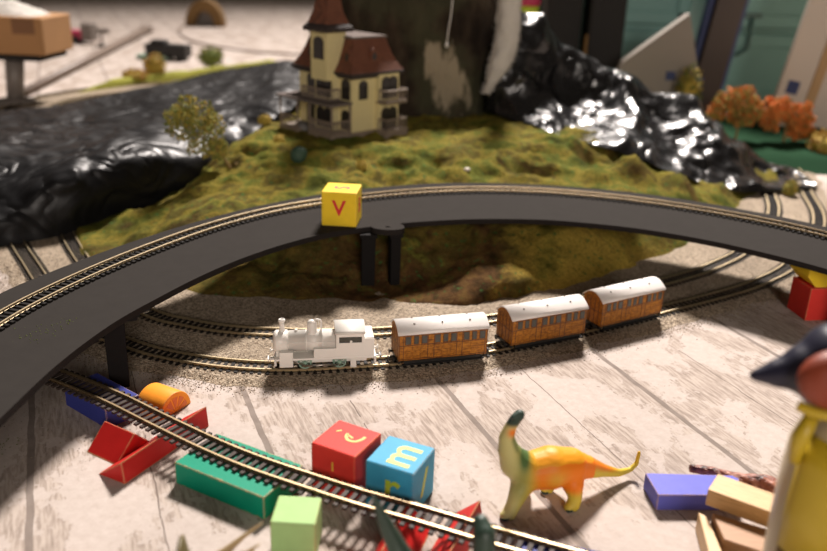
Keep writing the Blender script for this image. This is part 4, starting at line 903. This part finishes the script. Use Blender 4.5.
# fluffy cotton plume at its right side
t = thing('cotton_plume', 'fluffy white cotton plume hanging down the right side of the rock', 'cotton wool', (14.5, 160, 12))
m = M(); P = cr([(-2.3, -1.5, 2.5), (-.6, -1.6, 6.5), (.7, -1.2, 11), (1.0, -.6, 16), (.9, 0, 22), (.6, 0, 28)], 8); rad_ = [.5+1.6*sstep(0, 12, i) for i in range(len(P))]; rows = []
for i, q in enumerate(P):
    rows.append([q+Vector((math.cos(a), math.sin(a), 0))*rad_[i]*(1+.25*noise.noise(Vector((math.cos(a)*2, math.sin(a)*2, q.z*.6)))) for a in [2*PI*k_/20 for k_ in range(20)]])
m.grid(rows, closed=True); rnd = random.Random(3); m.add(rows[0], [tuple(range(20))]); m.add(rows[-1], [tuple(range(20))]); m.build('cotton', MAT['fleece'], t)
m = M()
for _ in range(1600):
    i = rnd.randrange(len(P)); a = rnd.uniform(0, 2*PI); q = P[i]+Vector((math.cos(a), math.sin(a), 0))*rad_[i]*.9; d = Vector((math.cos(a)+rnd.uniform(-.5, .5), math.sin(a)+rnd.uniform(-.5, .5), rnd.uniform(-.8, .8)))*rnd.uniform(.3, .8)
    w_ = Vector((0, 0, .06)); m.add([q-w_, q+w_, q+d], [(0, 1, 2)])
tag(m.build('cotton_fibres', MAT['fleece'], t, keep_normals=True), kind='stuff')
m = M(); P = cr([(-9.9+14.6, 150.5, 44), (4.95, 150.6, 31.2), (4.5, 151.0, 26), (4.35, 151.3, 24)], 5); m.tube(P, .11, 6); m.lathe([(.1, -.5), (.3, -.25), (.28, .2), (.1, .5)], 8, (4.35, 151.3, 23.7))
tag(m.build('white_string', MAT['thread'], loc=(4.4, 151, 24), off=(4.4, 151, 24)), 'thin white string hanging in front of the brown rock', 'string')

# ------------------------------------------------------------------ far left of the room
t = thing('cardboard_box', 'brown cardboard box on a grey stand, white wrapping on top', 'box', (-100.0, 212.5, 12.2), math.radians(-4))
m = M(); m.box((0, 0, 4.3), (24, 15, 8.6)); m.build('carton', MAT['cardboard'], t, bevel=.3)
m = M(); m.box((7.5, -7.55, 6.6), (5.5, .1, 3.6)); m.build('tape_patch', plain('brown_tape', (.22, .10, .04), .4), t)
m = M(); rows = [[(-10+20*i/16, -6+12*j/10, 8.2+3.4*math.sin(PI*i/16)*math.sin(PI*j/10)+.9*noise.noise(Vector((i*.5, j*.5, 0)))) for j in range(11)] for i in range(17)]
m.grid(rows); m.build('white_wrapping', MAT['fleece'], t)
t = thing('low_stand', 'low grey stand under the cardboard box', 'stand', (-99.5, 212, 0), math.radians(-4))
m = M(); m.box((0, 0, 11.4), (20, 14, 1.2)); m.build('seat', MAT['dark'], t)
m = M(); m.tube([(.2, -2.6, 0), (1.4, -2.6, 11)], [2.0, 2.2], 16); m.build('column', MAT['greym'], t)
m = M(); m.lathe([(5, 0), (4.5, .8), (2, 1.2)], 20, (.2, -2.6, 0)); m.build('foot', MAT['greym'], t)
m = M(); m.tube([(-100, 210, 1.2), (-117, 372, 1.9)], [1.0, 1.5], 12); m.lathe([(1.2, 0), (2.6, .3), (2.6, 2.6), (1.2, 3)], 12, (-117.2, 374, .4)); pass
tag(m.build('long_pole', MAT['pole'], loc=(-110, 290, 1), off=(-110, 290, 1)), 'long thin brown pole lying across the far floor', 'pole')
t = thing('tunnel_portal', 'small brown arched tunnel portal standing on the far floor', 'tunnel portal', (-102, 412, 0), 0)
n = 20; o1 = [(9*math.cos(PI*i/n), 12.0*math.sin(PI*i/n)) for i in range(n+1)]; i1 = [(4.6*math.cos(PI*i/n), 7.0*math.sin(PI*i/n)) for i in range(n+1)]
m = M(); m.extr(o1+list(reversed(i1)), (0, 0, 0), (0, 7, 0), (1, 0, 0), (0, 0, 1)); m.build('arch', MAT['tunnel'], t)
m = M(); m.box((0, 6.4, 3.4), (8.6, .5, 6.8)); m.build('dark_opening', MAT['greym'], t)
m = M(); P = cr([(-111, 424, .3), (-108, 390, .3), (-92, 350, .3), (-66, 325, .3), (-40, 318, .3)], 8); m.tube(P, .45, 6)
tag(m.build('grey_cable', MAT['pole'], loc=(-100, 370, 0), off=(-100, 370, 0)), 'thin grey cable curving away from the tunnel portal', 'cable')
t = thing('toy_wagon', 'dark toy wagon on the far floor behind the grassy bank', 'toy train', (-86, 296, 0), math.radians(-12))
m = M(); m.box((0, 0, 3.2), (15, 5, 4)); m.box((-3, 0, 5.6), (5, 4, 1.6)); m.build('body', MAT['black'], t, bevel=.3)
m = M(); m.box((-4.5, -1, .9), (11, 6, 1.2)); m.build('green_base', MAT['palegreen'], t)
for x in (-5, 0, 5):
    m = M(); m.lathe([(1.3, -2.8), (1.3, 2.8)], 14, (x, 0, 1.3), 'Y'); m.build('wheel', MAT['black'], t)
t = thing('toy_wagon', 'small red toy wagon with a grey end near the long pole', 'toy train', (-136, 335, 0), math.radians(-10))
m = M(); m.box((0, 0, 3), (16, 5, 3.2)); m.build('body', MAT['magenta'], t, bevel=.3); m = M(); m.box((9.6, 0, 4.2), (4.4, 5, 6.4)); m.build('cab', MAT['greym'], t, bevel=.3)
for x in (-5, 5):
    m = M(); m.lathe([(1.5, -2.6), (1.5, 2.6)], 14, (x, 0, 1.5), 'Y'); m.build('wheel', MAT['black'], t)
t = thing('toy_signal', 'small dark toy signal post on the far floor by the pole', 'toy signal', (-119, 325, 0))
m = M(); m.lathe([(2.2, 0), (2.0, .8), (.6, 1.2)], 14); m.build('base', MAT['greym'], t); m = M(); m.tube([(0, 0, 1), (0, 0, 5)], .5, 8); m.build('post', MAT['pole'], t); m = M(); m.box((.8, 0, 5.6), (4.4, 1.2, 1.8)); m.build('arm', MAT['greym'], t)

# ------------------------------------------------------------------ far right of the room
def cabinet(x0, x1, label, yy=242):
    t = thing('teal_cabinet', label, 'cabinet', ((x0+x1)/2, yy, 0)); w_ = x1-x0
    m = M(); m.box((0, 16, 32), (w_, 30, 64)); m.build('carcass', MAT['teal'], t, bevel=.3)
    for i, zc in enumerate((10.2, 40.5)):
        hgt = 18.5 if i == 0 else 38
        m = M(); m.box((0, .6, zc), (w_-1.5, 1.8, hgt)); d = m.build('door', MAT['teal'], t, bevel=.3)
        for a, b, c_, e in ((0, hgt/2-1.6, w_-1.5, 3.2), (0, -hgt/2+1.6, w_-1.5, 3.2), (-w_/2+2.4, 0, 3.2, hgt), (w_/2-2.4, 0, 3.2, hgt)):
            m = M(); m.box((a, -.6, zc+b), (c_, 1.0, e)); m.build('rail', MAT['teal'], d, bevel=.15)
    m = M(); m.tube([(-w_/2+8, -2.2, 24), (-w_/2+8, -2.2, 16), (-w_/2+5, -2.2, 14)], .5, 8); m.box((-w_/2+8, -1.4, 24.5), (5, 1, 1.2)); m.build('latch', plain('dark_teal_metal', (.05, .11, .10), .5), t)
    return t
cabinet(28, 73, 'teal painted cabinet behind the dark boxes and grey wedge')
cabinet(81, 140, 'teal painted cabinet behind the orange trees, with a latch')
blk('tall_box', 'tall black box nearer the brown rock, behind the black sheeting', MAT['dark'], [(31, 222), (40, 222), (40, 232), (31, 232)], 0, 44, 'box', .6)
blk('tall_box', 'tall black box against the teal cabinet, behind the black sheeting', MAT['dark'], [(41.6, 220), (50.5, 220), (50.5, 231), (41.6, 231)], 0, 36, 'box', .6)
m = M(); m.tube([(41.0, 219.2, 0), (41.0, 219.2, 20)], .45, 8); tag(m.build('brown_rod', MAT['tunnel'], loc=(41, 219.2, 0), off=(41, 219.2, 0)), 'short brown rod standing between the two tall black boxes', 'rod')
t = thing('dark_post', 'dark brown leaning post between the teal cabinets', 'post', (73.8, 227, 0), (0, math.radians(7.5), 0))
m = M(); m.box((0, 0, 28), (7.2, 4, 56)); m.build('timber', MAT['post'], t, bevel=.3)
for x in (-4.4, 4.2):
    m = M(); m.box((x, 1, 26), (1.3, 3, 52)); m.build('blue_strip', MAT['bluedark'], t, bevel=.2)
t = thing('grey_wedge', 'pointed grey white card standing between the black boxes and brown post', 'card', (56, 205, 0))
m = M(); m.extr([(-14, 0), (-8.5, 15.5), (5.6, 26.8), (10.3, 11), (12, 0)], (0, 0, 0), (0, 3, 0), (1, 0, 0), (0, 0, 1)); m.build('card', MAT['greyc'], t, bevel=.15)
m = M(); m.box((10.2, -.1, 10.5), (1.4, .3, 3.4)); m.build('blue_mark', MAT['bluedark'], t); m = M(); m.box((3, -.1, 12.6), (2.2, .3, 2)); m.build('blue_mark', MAT['bluedark'], t)
t = thing('leaning_board', 'large warm white board leaning at the far right', 'board', (82, 203, 0), (0, math.radians(10), 0))
m = M(); m.box((3.5, 0, 25), (7, 1.6, 52)); m.build('left_panel', MAT['board'], t, bevel=.15)
m = M(); m.box((8.1, -.2, 25), (2.2, 1.9, 52)); m.build('tan_strip', MAT['tanedge'], t); m = M(); m.box((24.2, 0, 25), (30, 1.4, 52)); m.build('right_panel', MAT['board'], t, bevel=.15)
m = M(); m.box((3.0, -.9, 12), (2.8, .2, 3)); m.build('blue_mark', MAT['bluedark'], t)
t = thing('pink_toy', 'small magenta and yellow toy just above the peak of the black sheeting', 'toy', (26, 218, 0))
m = M(); m.lathe([(2.2, 0), (1.2, 1), (1.0, 24.2)], 16); m.build('stand', MAT['dark'], t)
m = M(); m.lathe([(1.2, 24.2), (2.3, 24.8), (2.4, 26.4)], 20); m.build('yellow_cup', MAT['limeink'], t)
m = M(); m.lathe([(2.3, 26.4), (2.8, 27.2), (2.6, 29.5), (1.0, 31)], 20); m.build('pink_top', MAT['magenta'], t)
